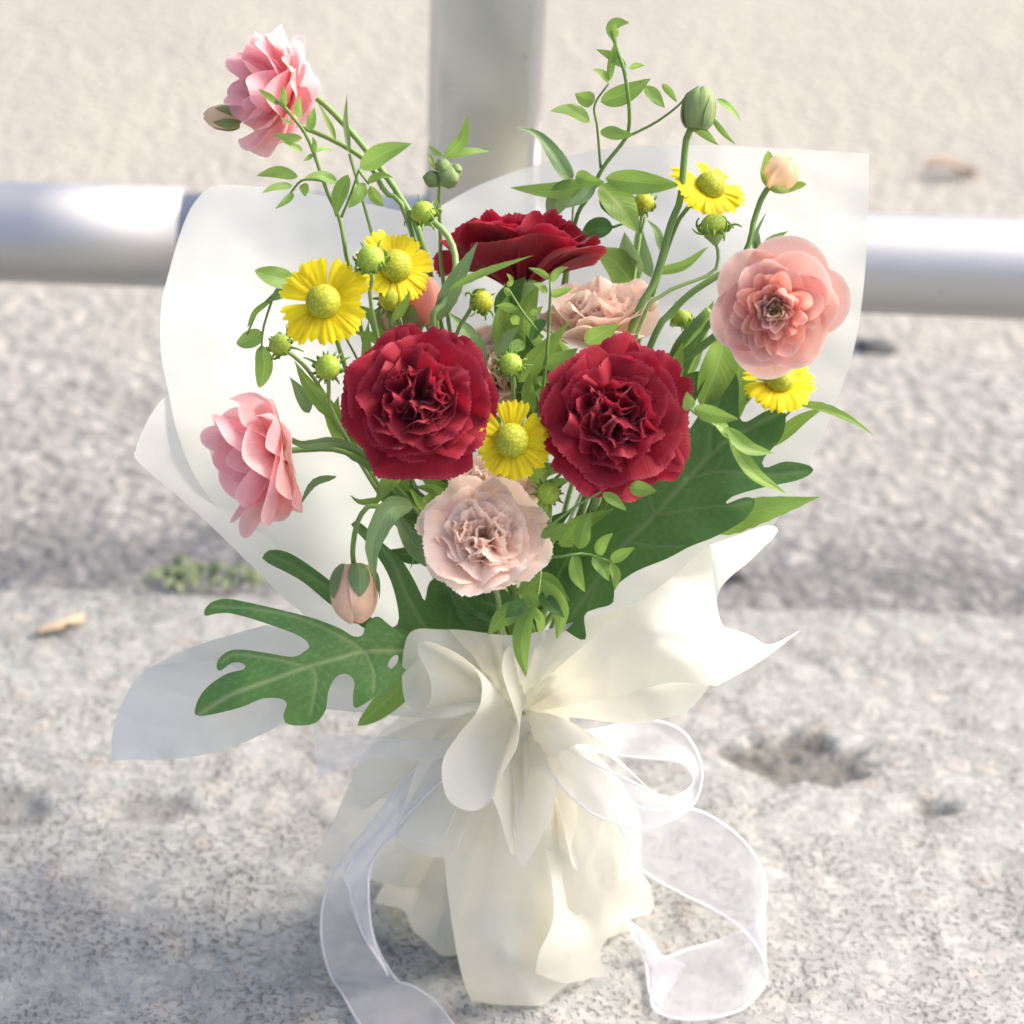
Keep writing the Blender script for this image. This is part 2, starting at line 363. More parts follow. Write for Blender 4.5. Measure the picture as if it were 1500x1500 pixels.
# ------------------------------------------------------------------ steel guard rail
YR = 1.345; RR = 0.0300
def build_rail():
    a, c = P(0, 339, YR), P(1500, 394, YR); d = nrm(c-a)
    j = P(712, 130, YR); jx = j[0]
    t = thing('guard_rail', 'satin steel tube railing with upright post behind the bouquet', 'railing', (jx, YR, ROADZ))
    zc = np.interp(jx, [a[0], c[0]], [a[2], c[2]])
    ca = np.array([jx, YR, zc])
    mid = ca
    j0 = (P(268, 350, YR)[0]-jx)/d[0]; j1 = (P(312, 350, YR)[0]-jx)/d[0]
    tube('rail', [mid+d*s for s in np.linspace(-1.3, j0, 14)], RR, M['steel'], t, 64)
    tube('rail', [mid+d*s for s in np.linspace(j1, 1.3, 18)], RR, M['steel'], t, 64)
    tube('dark_rail_tube', [mid+d*s for s in np.linspace(j0-0.02, j1+0.02, 6)], RR*0.9, M['steel_dark'], t, 48)  # narrower dark tube, added to give the rail a dark patch
    hw, cr_ = RR*1.08, 0.007; ring = []
    for cx, cy, a0 in ((1, 1, 0), (-1, 1, 90), (-1, -1, 180), (1, -1, 270)):
        ring += [(jx+cx*(hw-cr_)+cr_*math.cos(R(a0+k*15)), YR+cy*(hw-cr_)+cr_*math.sin(R(a0+k*15))) for k in range(7)]
    zs = [ROADZ, ROADZ+0.1, 0.2, 0.4, 0.6, 0.86]; n_ = len(ring)
    po = mk('post', [(x, y, z) for z in zs for x, y in ring], gridf(len(zs), n_, 0, True)+[tuple((len(zs)-1)*n_+k for k in range(n_))], M['steel_post'], t)
    for p_ in po.data.polygons: p_.use_smooth = False
    def cap(z0, prof, nm):
        V = []; n = 48
        for r, z in prof: V += [(jx+r*math.cos(k*2*math.pi/n), YR+r*math.sin(k*2*math.pi/n), z0+z) for k in range(n)]
        mk(nm, V, gridf(len(prof), n, 0, True)+[tuple((len(prof)-1)*n+k for k in range(n))], M['steel'], t)
    cap(ROADZ, [(0.066, -0.004), (0.066, 0.006), (0.064, 0.008), (0.050, 0.008), (0.048, 0.010), (0.046, 0.012)], 'base_flange')
    cap(0.86, [(0.0300, -0.001), (0.0300, 0.004), (0.026, 0.012), (0.014, 0.017), (0.002, 0.018)], 'post_cap')
    # weld bead where the rail meets the post
    for s in (-1, 1):
        pts = [ca+np.array([s*hw, RR*math.sin(k*math.pi/20), RR*math.cos(k*math.pi/20)+d[2]/d[0]*s*hw]) for k in range(41)]
        tube('weld_bead', pts, 0.0022, M['steel'], t, 6)
build_rail()
# ------------------------------------------------------------------ wrapping paper
Y0 = 0.905
def mat_paper(name, c0, c1, t0, t1, clear):
    b = NB(name); o = b.obj()
    n = b.noise(o, 9.0, 3); fine = b.noise(o, 900.0, 2)
    col = b.mix(n, c0, c1)
    nm = b.bump(b.math('ADD', b.math('MULTIPLY', n, 1.0), b.math('MULTIPLY', fine, 0.02)), 0.15, 0.004)
    th = b.thin(col, 0.46, 0.42, nm, tcol=b.mix(n, t0, t1), spec=0.45)
    tr = b.n('BsdfTransparent'); tr.inputs[0].default_value = (0.97, 0.97, 0.95, 1)
    return b.done(b.mixsh(clear, th, tr.outputs[0]))
M['paper'] = mat_paper('frosted_cream_paper', (0.80, 0.80, 0.75), (0.83, 0.83, 0.78), (0.90, 0.86, 0.71), (0.92, 0.88, 0.735), 0.14)
M['paper_white'] = mat_paper('frosted_white_paper', (0.70, 0.73, 0.715), (0.74, 0.77, 0.75), (0.80, 0.82, 0.775), (0.82, 0.84, 0.79), 0.18)
WRAP = thing('wrapping_paper', 'frosted cream paper wrap flaring round the flowers and standing on the kerb', 'wrapping paper', tuple(PG(750, 1390)))
KNOT = P(752, 1035, Y0-0.012)
def sheet(name, outline, ctrl, step=14, crinkle=0.0010, seed=0, n=None, pleat=None, mat='paper'):
    """one sheet of paper: smooth outline in photo pixels, depth (world y) from control points"""
    # split outline at sharp corners so that they stay crisp
    o = [p[:2] for p in outline]
    sh = [i for i, p in enumerate(outline) if len(p) > 2]
    pts = []
    if len(sh) < 2: pts = catmull(o, n or max(60, len(o)*8), True)
    else:
        for a, c in zip(sh, sh[1:]+[sh[0]+len(o)]):
            seg = [o[k % len(o)] for k in range(a, c+1)]
            L = np.sum(np.linalg.norm(np.diff(np.array(seg, float), axis=0), axis=1))
            pts.append(catmull(seg, max(3, int(L/step)))[:-1])
        pts = np.vstack(pts)
    q, fs = fill2d(pts, step)
    Yv = rbf([c[:2] for c in ctrl], [c[2] for c in ctrl])(q)
    rng = random.Random(seed)
    V = []
    for (x, y), Yq in zip(q, Yv):
        d = crinkle*(mnoise.noise(Vector((x*0.006+seed, y*0.006, seed*1.7)))*1.0+0.35*mnoise.noise(Vector((x*0.02+seed, y*0.02, seed*0.7))))
        cr = 1-abs(mnoise.noise(Vector((x*0.0085+seed*3, y*0.0085, seed))))*2.2
        Yq += crinkle*1.6*max(0, cr)**3*(1 if mat == 'paper' else 0.35)
        if pleat:
            dx, dy = x-752, y-1035; r_ = math.hypot(dx, dy); th_ = math.atan2(dy, dx)
            Yq += pleat[1]*(math.sin(pleat[0]*th_+seed)+0.6*math.sin(pleat[0]*1.73*th_+seed*2.1))*min(1, r_/50)*math.exp(-r_/pleat[2])
        V.append(P(x, y, Yq+d*4))
    return mk(name, V, fs, M[mat], WRAP)
S = 's'
sheet('back_sheet', [(322, 271), (410, 277), (510, 293), (610, 315), (700, 345, S), (790, 560), (800, 820), (765, 1020, S), (640, 985), (520, 925), (400, 830), (300, 720), (262, 640), (247, 575), (236, 520), (236, 450), (247, 400), (268, 330), (290, 290)],
      [(322, 271, 0.985), (240, 450, 0.93), (250, 575, 0.912), (610, 315, 1.025), (700, 345, 1.03), (420, 500, 0.985), (560, 600, 0.995), (330, 720, 0.905), (790, 560, 1.0), (800, 820, 0.965), (765, 1020, 0.925), (600, 960, 0.915), (450, 400, 1.005), (300, 400, 0.965), (420, 830, 0.908), (600, 800, 0.965)], seed=1, mat='paper_white', pleat=(13, 0.0022, 140))
sheet('side_sheet', [(300, 545), (252, 572), (224, 602), (206, 637), (199, 660), (204, 678), (300, 762), (420, 880, S), (520, 955), (640, 1000), (765, 1030, S), (720, 900), (560, 720), (400, 570)],
      [(199, 660, 0.88), (252, 572, 0.918), (300, 545, 0.945), (300, 762, 0.883), (420, 880, 0.885), (640, 1000, 0.90), (765, 1030, 0.905), (720, 900, 0.96), (560, 720, 0.985), (400, 570, 0.97), (400, 720, 0.935), (520, 860, 0.93), (260, 660, 0.905)], seed=2, step=12, mat='paper_white', pleat=(13, 0.0022, 140))
sheet('back_sheet', [(628, 312, S), (700, 272), (790, 240), (890, 217), (1010, 212), (1140, 217), (1273, 225, S), (1271, 330), (1264, 430), (1250, 515), (1222, 595), (1192, 665), (1150, 745), (1080, 830), (940, 950), (775, 1030, S), (740, 800), (690, 520)],
      [(628, 312, 1.03), (790, 240, 1.05), (1010, 212, 1.045), (1273, 225, 0.995), (1264, 430, 0.968), (1222, 595, 0.945), (1150, 745, 0.925), (1080, 830, 0.915), (940, 950, 0.91), (775, 1030, 0.92), (740, 800, 0.975), (690, 520, 1.02), (950, 400, 1.03), (1100, 450, 1.005), (950, 650, 0.985), (880, 830, 0.96)], seed=3, mat='paper_white', pleat=(13, 0.0022, 140))
# wide left wing, its upper edge turned back
sheet('wing_sheet', [(163, 1114, S), (164, 1080), (174, 1042), (196, 1000), (226, 975), (300, 955), (400, 975), (560, 985), (752, 1030, S), (700, 1052), (600, 1050), (530, 1044), (450, 1040), (400, 1068), (340, 1094), (265, 1111)],
      [(163, 1114, 0.845), (196, 1000, 0.868), (300, 955, 0.893), (400, 975, 0.893), (560, 985, 0.893), (752, 1030, 0.89), (600, 1050, 0.876), (450, 1040, 0.868), (340, 1094, 0.853), (300, 1020, 0.862), (450, 1000, 0.880)], seed=4, step=11, mat='paper_white', pleat=(13, 0.0022, 140))
sheet('wing_sheet', [(226, 975, S), (262, 955), (320, 935), (390, 915, S), (480, 935), (600, 970), (752, 1028, S), (560, 1010), (420, 1000), (310, 968)],
      [(226, 975, 0.871), (320, 935, 0.893), (390, 915, 0.905), (600, 970, 0.905), (752, 1028, 0.9), (420, 1000, 0.899), (310, 968, 0.884)], seed=5, step=11, mat='paper_white', pleat=(13, 0.0022, 140))
# front right wrap
sheet('front_sheet', [(1040, 795, S), (1046, 850), (1053, 900), (1060, 918, S), (1098, 930), (1128, 944), (1173, 923, S), (1115, 968), (1050, 1005, S), (985, 1000), (900, 1020), (775, 1045, S), (745, 1020), (790, 1000), (850, 950), (920, 893), (985, 845)],
      [(1040, 795, 0.868), (1053, 900, 0.866), (1098, 930, 0.872), (1128, 944, 0.866), (1173, 923, 0.88), (1050, 1005, 0.842), (985, 1000, 0.838), (900, 1000, 0.845), (775, 1045, 0.883), (790, 1000, 0.87), (850, 950, 0.852), (920, 893, 0.852), (960, 930, 0.838), (1020, 930, 0.846), (985, 845, 0.858)], seed=6, step=7, pleat=(17, 0.0022, 130))
sheet('front_sheet', [(1060, 950, S), (1035, 1010), (1005, 1044, S), (930, 1060), (860, 1053), (770, 1045, S), (800, 1010), (900, 960), (1000, 930)],
      [(1060, 950, 0.872), (1005, 1044, 0.872), (930, 1060, 0.866), (860, 1053, 0.872), (770, 1045, 0.890), (800, 1010, 0.882), (900, 960, 0.872), (1000, 930, 0.876), (940, 1010, 0.856)], seed=7, step=7, pleat=(17, 0.0022, 130))
sheet('front_sheet', [(1035, 800, S), (1075, 786), (1122, 770), (1139, 774), (1134, 786), (1100, 820), (1054, 865), (1050, 930, S), (1000, 960), (990, 860)],
      [(1035, 800, 0.885), (1139, 774, 0.918), (1100, 820, 0.898), (1054, 865, 0.880), (1050, 930, 0.876), (1000, 960, 0.876), (990, 860, 0.886)], seed=8, step=9, mat='paper_white')
# inner front collar under the pale carnation
sheet('collar_sheet', [(600, 935, S), (660, 922), (760, 930), (860, 905), (940, 880, S), (900, 960), (820, 1010), (752, 1050, S), (680, 1010), (620, 975)],
      [(600, 935, 0.872), (760, 930, 0.862), (940, 880, 0.878), (820, 1010, 0.873), (752, 1050, 0.888), (640, 980, 0.875), (760, 980, 0.868)], seed=9, step=7, pleat=(17, 0.0022, 130))
sheet('skirt_sheet', [(458, 1262, S), (487, 1205), (520, 1132), (560, 1070), (640, 1030), (752, 1035, S), (745, 1130), (690, 1270), (610, 1300), (540, 1288), (500, 1274)],
      [(458, 1262, 0.895), (520, 1132, 0.903), (560, 1070, 0.90), (752, 1035, 0.895), (690, 1270, 0.905), (540, 1288, 0.91), (600, 1180, 0.895), (520, 1200, 0.895)], seed=10, step=8, pleat=(15, 0.0028, 260))

def ruffle(name, edge, root, bulge=0.006, n=90, m=16, flare=0.0):
    """gathered paper: a free edge (px, py, Y) pulled together at the knot"""
    E = catmull([P(*e) for e in edge], n); Rr = catmull([P(*e) for e in root], n)
    G = []
    for j in range(m):
        t = j/(m-1)
        s = t**0.85
        p = Rr*(1-s)+E*s
        p = p+(-FW*bulge*math.sin(math.pi*t))+UP*bulge*0.5*math.sin(math.pi*t)
        G.append(p)
    G = np.stack(G)
    return mk(name, G.reshape(-1, 3), gridf(m, n), M['paper'], WRAP, uv=griduv(m, n))
kx, ky, kY = 752, 1035, 0.882
# upper bow-like ruffle
ruffle('ruffle', [(700, 926, 0.872), (645, 922, 0.866), (606, 923, 0.860), (592, 948, 0.857), (589, 1000, 0.855), (596, 1032, 0.851), (616, 1042, 0.846), (631, 1022, 0.842), (629, 990, 0.842), (613, 958, 0.845), (616, 940, 0.847), (645, 945, 0.844), (685, 968, 0.839), (705, 1000, 0.836), (700, 1040, 0.834), (672, 1075, 0.834), (650, 1110, 0.835), (648, 1145, 0.836), (660, 1175, 0.836), (690, 1188, 0.837), (718, 1174, 0.840), (738, 1130, 0.842), (757, 1095, 0.842), (760, 1065, 0.842), (750, 1030, 0.845), (737, 990, 0.850), (737, 962, 0.856), (747, 946, 0.862), (765, 960, 0.868)],
       [(735, 1010, 0.878), (728, 1015, 0.876), (732, 1028, 0.872), (742, 1030, 0.873), (752, 1034, 0.870), (760, 1040, 0.872), (768, 1030, 0.876), (772, 1022, 0.879)], bulge=0.003, n=150)
ruffle('ruffle', [(640, 1072, 0.868), (612, 1120, 0.856), (592, 1180, 0.850), (578, 1222, 0.850), (600, 1244, 0.848), (635, 1256, 0.846), (666, 1248, 0.846), (680, 1222, 0.850), (692, 1204, 0.852), (720, 1202, 0.850), (748, 1212, 0.848), (756, 1240, 0.842), (762, 1268, 0.838), (775, 1258, 0.838), (800, 1212, 0.840), (814, 1165, 0.842), (812, 1138, 0.846), (794, 1126, 0.852), (776, 1140, 0.856), (772, 1175, 0.858), (790, 1185, 0.856)],
       [(720, 1040, 0.886), (728, 1044, 0.882), (740, 1050, 0.878), (755, 1052, 0.876), (768, 1048, 0.878), (778, 1042, 0.88)], bulge=0.004, n=130)
ruffle('ruffle', [(790, 1120, 0.862), (815, 1105, 0.852), (850, 1090, 0.850), (890, 1100, 0.853), (925, 1130, 0.858), (960, 1165, 0.864), (975, 1180, 0.872)],
       [(765, 1040, 0.878), (772, 1040, 0.878), (780, 1042, 0.88), (786, 1048, 0.884)], bulge=0.010, n=60)
ruffle('ruffle', [(580, 1228, 0.846), (610, 1234, 0.843), (645, 1237, 0.841), (660, 1205, 0.842), (674, 1165, 0.844)],
       [(730, 1030, 0.884), (738, 1040, 0.88), (748, 1046, 0.876)], bulge=0.006, n=50)

ruffle('ruffle', [(700, 1188, 0.852), (715, 1165, 0.845), (728, 1185, 0.842), (742, 1230, 0.841), (752, 1252, 0.843), (764, 1215, 0.846), (768, 1170, 0.850), (776, 1140, 0.855)],
       [(738, 1046, 0.88), (748, 1050, 0.877), (758, 1050, 0.877), (768, 1046, 0.879)], bulge=0.004, n=70)
ruffle('ruffle', [(815, 1120, 0.858), (838, 1150, 0.850), (845, 1200, 0.848), (835, 1250, 0.848), (848, 1275, 0.850), (872, 1240, 0.852), (885, 1190, 0.855), (900, 1160, 0.862)],
       [(770, 1046, 0.882), (777, 1048, 0.881), (784, 1048, 0.882), (790, 1046, 0.884)], bulge=0.005, n=70)
ruffle('ruffle', [(560, 1080, 0.882), (530, 1110, 0.876), (515, 1150, 0.873), (530, 1185, 0.872), (560, 1170, 0.868), (585, 1185, 0.866), (600, 1215, 0.866), (625, 1200, 0.866), (640, 1150, 0.868)],
       [(705, 1036, 0.888), (712, 1042, 0.886), (722, 1046, 0.884), (732, 1048, 0.882)], bulge=0.005, n=80)

def skirt():
    # gathered lower part: pleated flare from the tie down to the kerb
    c = PG(748, 1318); n, m = 260, 40; G = []
    rng = random.Random(4)
    ph = [rng.uniform(0, 6.28) for _ in range(6)]
    for j in range(m):
        t = j/(m-1); row = []
        for i in range(n):
            a = i*2*math.pi/n
            pl = 0.55*math.sin(9*a+ph[0]+0.8*math.sin(2*a))+0.35*math.sin(15*a+ph[1])+0.3*math.sin(5*a+ph[2])
            r = 0.018+(0.060-0.018)*(t**1.15)*(1+0.16*pl*t**0.5)+0.004*pl*(1-t)
            hem = 0.004*(1+math.sin(7*a+ph[3]))+0.004*(1+math.sin(4*a+ph[4]))
            z = KNOT[2]*(1-t)+hem*t*0.6+0.001
            cx = (1-t)*KNOT[0]+t*c[0]; cy = (1-t)*(KNOT[1]+0.006)+t*c[1]
            row.append((cx+r*math.cos(a)*1.0, cy+r*math.sin(a)*0.85, z))
        G.append(row)
    mk('skirt', np.array(G).reshape(-1, 3), gridf(m, n, 0, True), M['paper'], WRAP)
skirt()
def lay(x, y): return tuple(PG(x, y, 0.002))[1]
sheet('skirt_sheet', [(646, 1205, S), (655, 1300), (668, 1390), (680, 1440), (691, 1467, S), (740, 1472), (793, 1474, S), (832, 1446), (850, 1380), (840, 1280), (800, 1150), (760, 1045, S), (700, 1100)],
      [(646, 1205, 0.862), (655, 1300, 0.856), (691, 1467, lay(691, 1467)), (793, 1474, lay(793, 1474)), (740, 1400, 0.846), (832, 1446, lay(832, 1446)+0.004), (840, 1280, 0.857), (760, 1045, 0.887), (740, 1250, 0.848), (700, 1300, 0.852), (780, 1330, 0.857), (800, 1150, 0.87)], seed=11, step=8, crinkle=0.0006, pleat=(19, 0.0022, 300))
sheet('skirt_sheet', [(760, 1045, S), (790, 1200), (812, 1330), (790, 1395), (784, 1425, S), (830, 1440), (886, 1427, S), (880, 1392), (912, 1352), (955, 1337, S), (957, 1318), (940, 1270), (935, 1190), (880, 1110), (820, 1060)],
      [(760, 1045, 0.884), (790, 1200, 0.862), (812, 1330, 0.848), (784, 1425, 0.846), (886, 1427, lay(886, 1427)), (912, 1352, 0.885), (955, 1337, lay(955, 1337)-0.004), (935, 1190, 0.885), (880, 1110, 0.885), (850, 1250, 0.858), (880, 1280, 0.872), (850, 1380, 0.862), (905, 1290, 0.868), (830, 1330, 0.862)], seed=12, step=8, crinkle=0.0007, pleat=(21, 0.0028, 300))
# ------------------------------------------------------------------ plant materials
M['red'] = mat_petal('crimson_petal', (0.37, 0.008, 0.028), (0.45, 0.04, 0.075), (0.30, 0.005, 0.018), 0.42, 0.6, 0.3, 0.2)
M['blush'] = mat_petal('blush_petal', (0.97, 0.78, 0.66), (0.97, 0.87, 0.78), (0.97, 0.72, 0.60), 0.45, 0.6, 0.16)
M['pink'] = mat_petal('pink_petal', (0.93, 0.57, 0.56), (0.94, 0.68, 0.67), (0.90, 0.60, 0.46), 0.58, 0.5, 0.36)
M['rose'] = mat_petal('rose_petal', (0.92, 0.53, 0.56), (0.93, 0.63, 0.65), (0.90, 0.53, 0.50), 0.58, 0.5, 0.36)
M['peach'] = mat_petal('peach_petal', (0.89, 0.55, 0.47), (0.90, 0.70, 0.63), (0.85, 0.42, 0.24), 0.45, 0.42, 0.15)
M['coral'] = mat_petal('coral_petal', (0.88, 0.42, 0.33), (0.90, 0.58, 0.48), (0.86, 0.36, 0.26), 0.5, 0.45, 0.15)
M['cream'] = mat_petal('cream_petal', (0.93, 0.76, 0.54), (0.94, 0.82, 0.64), (0.92, 0.66, 0.44), 0.5, 0.45, 0.15)
M['peachbud'] = mat_petal('peach_bud_petal', (0.86, 0.60, 0.42), (0.86, 0.52, 0.36), (0.84, 0.62, 0.44), 0.3, 0.45, 0.1)
M['yellow'] = mat_petal('yellow_petal', (0.90, 0.74, 0.012), (0.92, 0.78, 0.025), (0.86, 0.66, 0.008), 0.42, 0.5, 0.28)
M['leaf'] = mat_leaf('sprig_leaf', (0.15, 0.29, 0.045), (0.28, 0.45, 0.095), (0.38, 0.52, 0.17), 0.46)
M['young'] = mat_leaf('young_leaf', (0.19, 0.36, 0.055), (0.30, 0.46, 0.10), (0.36, 0.50, 0.16), 0.4)
M['grey_leaf'] = mat_leaf('grey_green_leaf', (0.13, 0.24, 0.08), (0.22, 0.34, 0.145), (0.30, 0.42, 0.20), 0.3)
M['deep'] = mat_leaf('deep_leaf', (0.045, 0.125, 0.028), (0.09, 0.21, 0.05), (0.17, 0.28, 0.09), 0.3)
M['stem'] = mat_stem('green_stem', (0.15, 0.29, 0.06), (0.25, 0.39, 0.11))
M['stem_pale'] = mat_stem('pale_green_stem', (0.24, 0.38, 0.12), (0.33, 0.46, 0.18))
M['sepal'] = mat_leaf('sepal_green', (0.16, 0.26, 0.08), (0.32, 0.42, 0.17), (0.4, 0.45, 0.2), 0.25, 0.55, False)
def mat_disc(name, a, c, sc=800.0):
    b = NB(name); o = b.obj(); v = b.n('TexVoronoi', i_Vector=o, i_Scale=sc)
    d = v.outputs['Distance']; n = b.noise(o, 120.0, 3)
    col = b.mix(b.ramp(d, [(0.15, (0, 0, 0)), (0.6, (1, 1, 1))]), c, a); col = b.mix(b.math('MULTIPLY', n, 0.35), col, c)
    return b.done(b.prin(col, 0.6, 0, b.bump(d, -1.0, 0.003), 0.3))
M['disc'] = mat_disc('yellow_disc', (0.27, 0.30, 0.02), (0.52, 0.52, 0.04))
M['gdisc'] = mat_disc('green_disc', (0.24, 0.36, 0.035), (0.40, 0.50, 0.07))
def mat_biglea(name, dark, light, vein):
    b = NB(name); o = b.obj(); n = b.noise(o, 28.0, 5); f = b.noise(o, 160.0, 3)
    vf = b.n('Attribute', attribute_name='vein').outputs['Fac']
    col = b.mix(n, dark, light)
    col = b.mix(b.math('MULTIPLY', f, 0.25), col, light)
    col = b.mix(b.math('MULTIPLY', vf, 0.75), col, vein)
    return b.done(b.thin(col, 0.2, b.math('ADD', 0.36, b.math('MULTIPLY', n, 0.25)), b.bump(b.math('ADD', b.math('MULTIPLY', n, 1.0), b.math('MULTIPLY', f, 0.25)), 0.35, 0.0025), tcol=light))
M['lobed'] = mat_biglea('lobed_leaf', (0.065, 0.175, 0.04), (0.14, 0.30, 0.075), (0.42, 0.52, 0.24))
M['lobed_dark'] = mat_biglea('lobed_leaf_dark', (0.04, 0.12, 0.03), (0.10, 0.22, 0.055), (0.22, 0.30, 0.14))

# ------------------------------------------------------------------ plant builders
RNG = random.Random(11)
def px_m(Y, y=600): return np.linalg.norm(P(750, y, Y)-CAM)/F
def frame(A, spin=0.0):
    A = nrm(A); h = UP if abs(np.dot(A, UP)) < 0.9 else RT
    X = nrm(np.cross(h, A)); Yv = np.cross(A, X); c, s = math.cos(spin), math.sin(spin)
    return np.stack([X*c+Yv*s, -X*s+Yv*c, A])       # rows
def stem_end(seed):
    r = random.Random(seed*7+1); a = r.uniform(0, 6.28); q = 0.011*math.sqrt(r.random())
    k = KNOT+np.array([q*math.cos(a), 0.008+q*math.sin(a)*0.8, 0.0])
    b = KNOT+np.array([-2.2*q*math.cos(a), 0.008-2.2*q*math.sin(a)*0.8, 0]); b[2] = 0.010
    return k, b
def stem(t, pts, rpx, mat, seed, to_knot=True, start=None, taper=0.75):
    w3 = [P(*p) if len(p) == 3 else np.array(p) for p in pts]
    if start is not None: w3 = [start]+w3
    if to_knot:
        k, b = stem_end(seed); w3 = w3+[k, b]
    n = max(10, len(w3)*7); s = px_m(0.9)
    return tube('stem', catmull(w3, n), np.linspace(rpx*taper, rpx, n)*s, mat, t, 9)
def petal_geo(L, W, a0, a1, cup=0.0, ruf=0.0, nr=2.0, fringe=0.0, teeth=9, nu=11, nv=9, rnd=0.25, wpow=0.7, base=0.12, e=1.0, ph=0.0, rng=RNG, tipcurl=0.0, ridge=0.0, wtip=1.0, notch=0.0, oval=0.0, fine=1.0):
    u = np.linspace(-1, 1, nu)[None, :]; v = np.linspace(0, 1, nv)[:, None]
    tt = np.linspace(0, 1.35, 120); ang = a0+(a1-a0)*np.clip(tt, 0, 1.2)**e+tipcurl*np.clip(tt-0.75, 0, 1)**2
    dt = tt[1]-tt[0]; cr = np.concatenate([[0], np.cumsum(np.sin(ang[:-1])*dt)])*L; ch = np.concatenate([[0], np.cumsum(np.cos(ang[:-1])*dt)])*L
    Lm = 1-rnd*np.abs(u)**2.2
    if oval: Lm = 1-oval*(1-np.sqrt(1-(0.985*u)**2))
    if fringe:
        tri = np.abs(((u*teeth+ph) % 1.0)-0.5)*2
        rn = np.array([[rng.uniform(-1, 1) for _ in range(nu)]])
        Lm = Lm*(1+fringe*(tri-0.5)+fringe*0.6*rn+fringe*1.2*np.sin(2.3*u*2+ph*3))
    if notch: Lm = Lm-notch*(np.cos(3*math.pi*u)*-0.5+0.5)*(np.abs(u) < 0.98)
    t = np.clip(v*Lm, 0, 1.3)
    r = np.interp(t, tt, cr); h = np.interp(t, tt, ch); an = np.interp(t, tt, ang)
    wv = base+(1-base)*np.minimum(1, v/0.75)**wpow
    wv = wv*(1-(1-wtip)*np.clip((v-0.6)/0.4, 0, 1)**2)
    s = u*wv*W/2
    ruff = np.sin(nr*math.pi*u+ph+1.1*v)+fine*(0.42*np.sin(nr*1.9*math.pi*u+2.1*ph+2*v)+0.13*np.sin(nr*3.7*math.pi*u+3.7*ph))
    disp = cup*(u*u)*W*wv*0.5+ruf*L*(v**1.6)*ruff+ridge*L*np.cos(u*math.pi*3)*v*(1-0.3*v)
    rr = r-np.cos(an)*disp; hh = h+np.sin(an)*disp
    s = s*np.ones_like(rr)*(1-0.10*np.abs(ruf)*10*v)
    V = np.stack([rr, s, hh], -1).reshape(-1, 3)
    return V, gridf(nv, nu), griduv(nv, nu)
def place(V, phi, fr, O, r0=0.0, z0=0.0, tilt=(0, 0)):
    V = V.copy(); V[:, 0] += r0; V[:, 2] += z0
    c, s = math.cos(phi), math.sin(phi)
    V = np.stack([V[:, 0]*c-V[:, 1]*s, V[:, 0]*s+V[:, 1]*c, V[:, 2]], 1)
    return O+V@fr
def revolve(name, prof, fr, O, mat, t, n=24, wob=0.0, seed=0):
    V = []
    for k, (r, z) in enumerate(prof):
        for i in range(n):
            a = i*2*math.pi/n; rr = r*(1+wob*mnoise.noise(Vector((math.cos(a)*1.5+seed, math.sin(a)*1.5, k*0.4))))
            V.append((rr*math.cos(a), rr*math.sin(a), z))
    V = O+np.array(V)@fr
    uv = np.stack([np.tile(np.linspace(0, 1, n), len(prof)), np.repeat(np.linspace(0, 1, len(prof)), n)], 1)
    fs = gridf(len(prof), n, 0, True)+[tuple((len(prof)-1)*n+i for i in range(n)), tuple(range(n))[::-1]]
    return mk(name, V, fs, mat, t, uv=uv)
def leaf(t, pts, wpx, mat, roll=None, fold=0.25, serr=0, wid=None, name='leaf', bend=None, tipY=0.0, sharp=1.0):
    """blade along px points (x, y, Y): pointed, folded along the midrib, arched"""
    if roll is None: roll = RNG.uniform(-0.45, 0.45)
    w3 = np.array([P(*p) if len(p) == 3 else p for p in pts])
    if len(w3) == 2:
        b = bend if bend is not None else RNG.uniform(-0.10, 0.10)
        d = w3[1]-w3[0]; L = np.linalg.norm(d); sd_ = nrm(np.cross(d, FW))
        w3 = np.array([w3[0], (w3[0]+w3[1])/2+sd_*b*L-FW*L*0.07, w3[1]])
    n = 15 if not serr else 31; c = catmull(w3, n); T = nrm(np.gradient(c, axis=0)); tv = np.linspace(0, 1, n)
    prof = wid(tv) if wid else (np.sin(math.pi*tv**0.82)**0.85*(1-0.25*tv)+0.045*(1-tv))
    prof = np.maximum(prof, 0.012)
    nu = 9; u = np.linspace(-1, 1, nu); s = px_m(np.mean([p[2] for p in pts]) if len(pts[0]) == 3 else 0.9)
    V = []
    for i in range(n):
        B = nrm(np.cross(T[i], -FW)); N = np.cross(B, T[i])
        ro = roll*(1+0.5*math.sin(tv[i]*2.5)); B2 = B*math.cos(ro)+N*math.sin(ro); N2 = np.cross(B2, T[i])
        hw = wpx*s/2*prof[i]/max(abs(math.cos(roll)), 0.55)
        if serr: hw *= 1+serr*(1 if i % 4 == 1 else (-0.3 if i % 4 == 3 else 0.2))
        z = np.abs(u)*fold*hw+0.10*hw*np.sin(tv[i]*9+u*3+roll*9)*np.abs(u)
        V.append(c[i]+np.outer(u*hw, B2)+np.outer(z, -N2 if np.dot(N2, FW) > 0 else N2))
    return mk(name, np.vstack(V), gridf(n, nu), mat, t, uv=griduv(n, nu))
wide = lambda t: np.sin(math.pi*np.clip(t, 0, 1)**0.8)**0.62*(1-0.1*t)
lance = lambda t: np.sin(math.pi*t**0.72)**1.0*(1-0.15*t)
strap = lambda t: np.minimum(1, t*4+0.35)*(1-t**3.5)**0.8

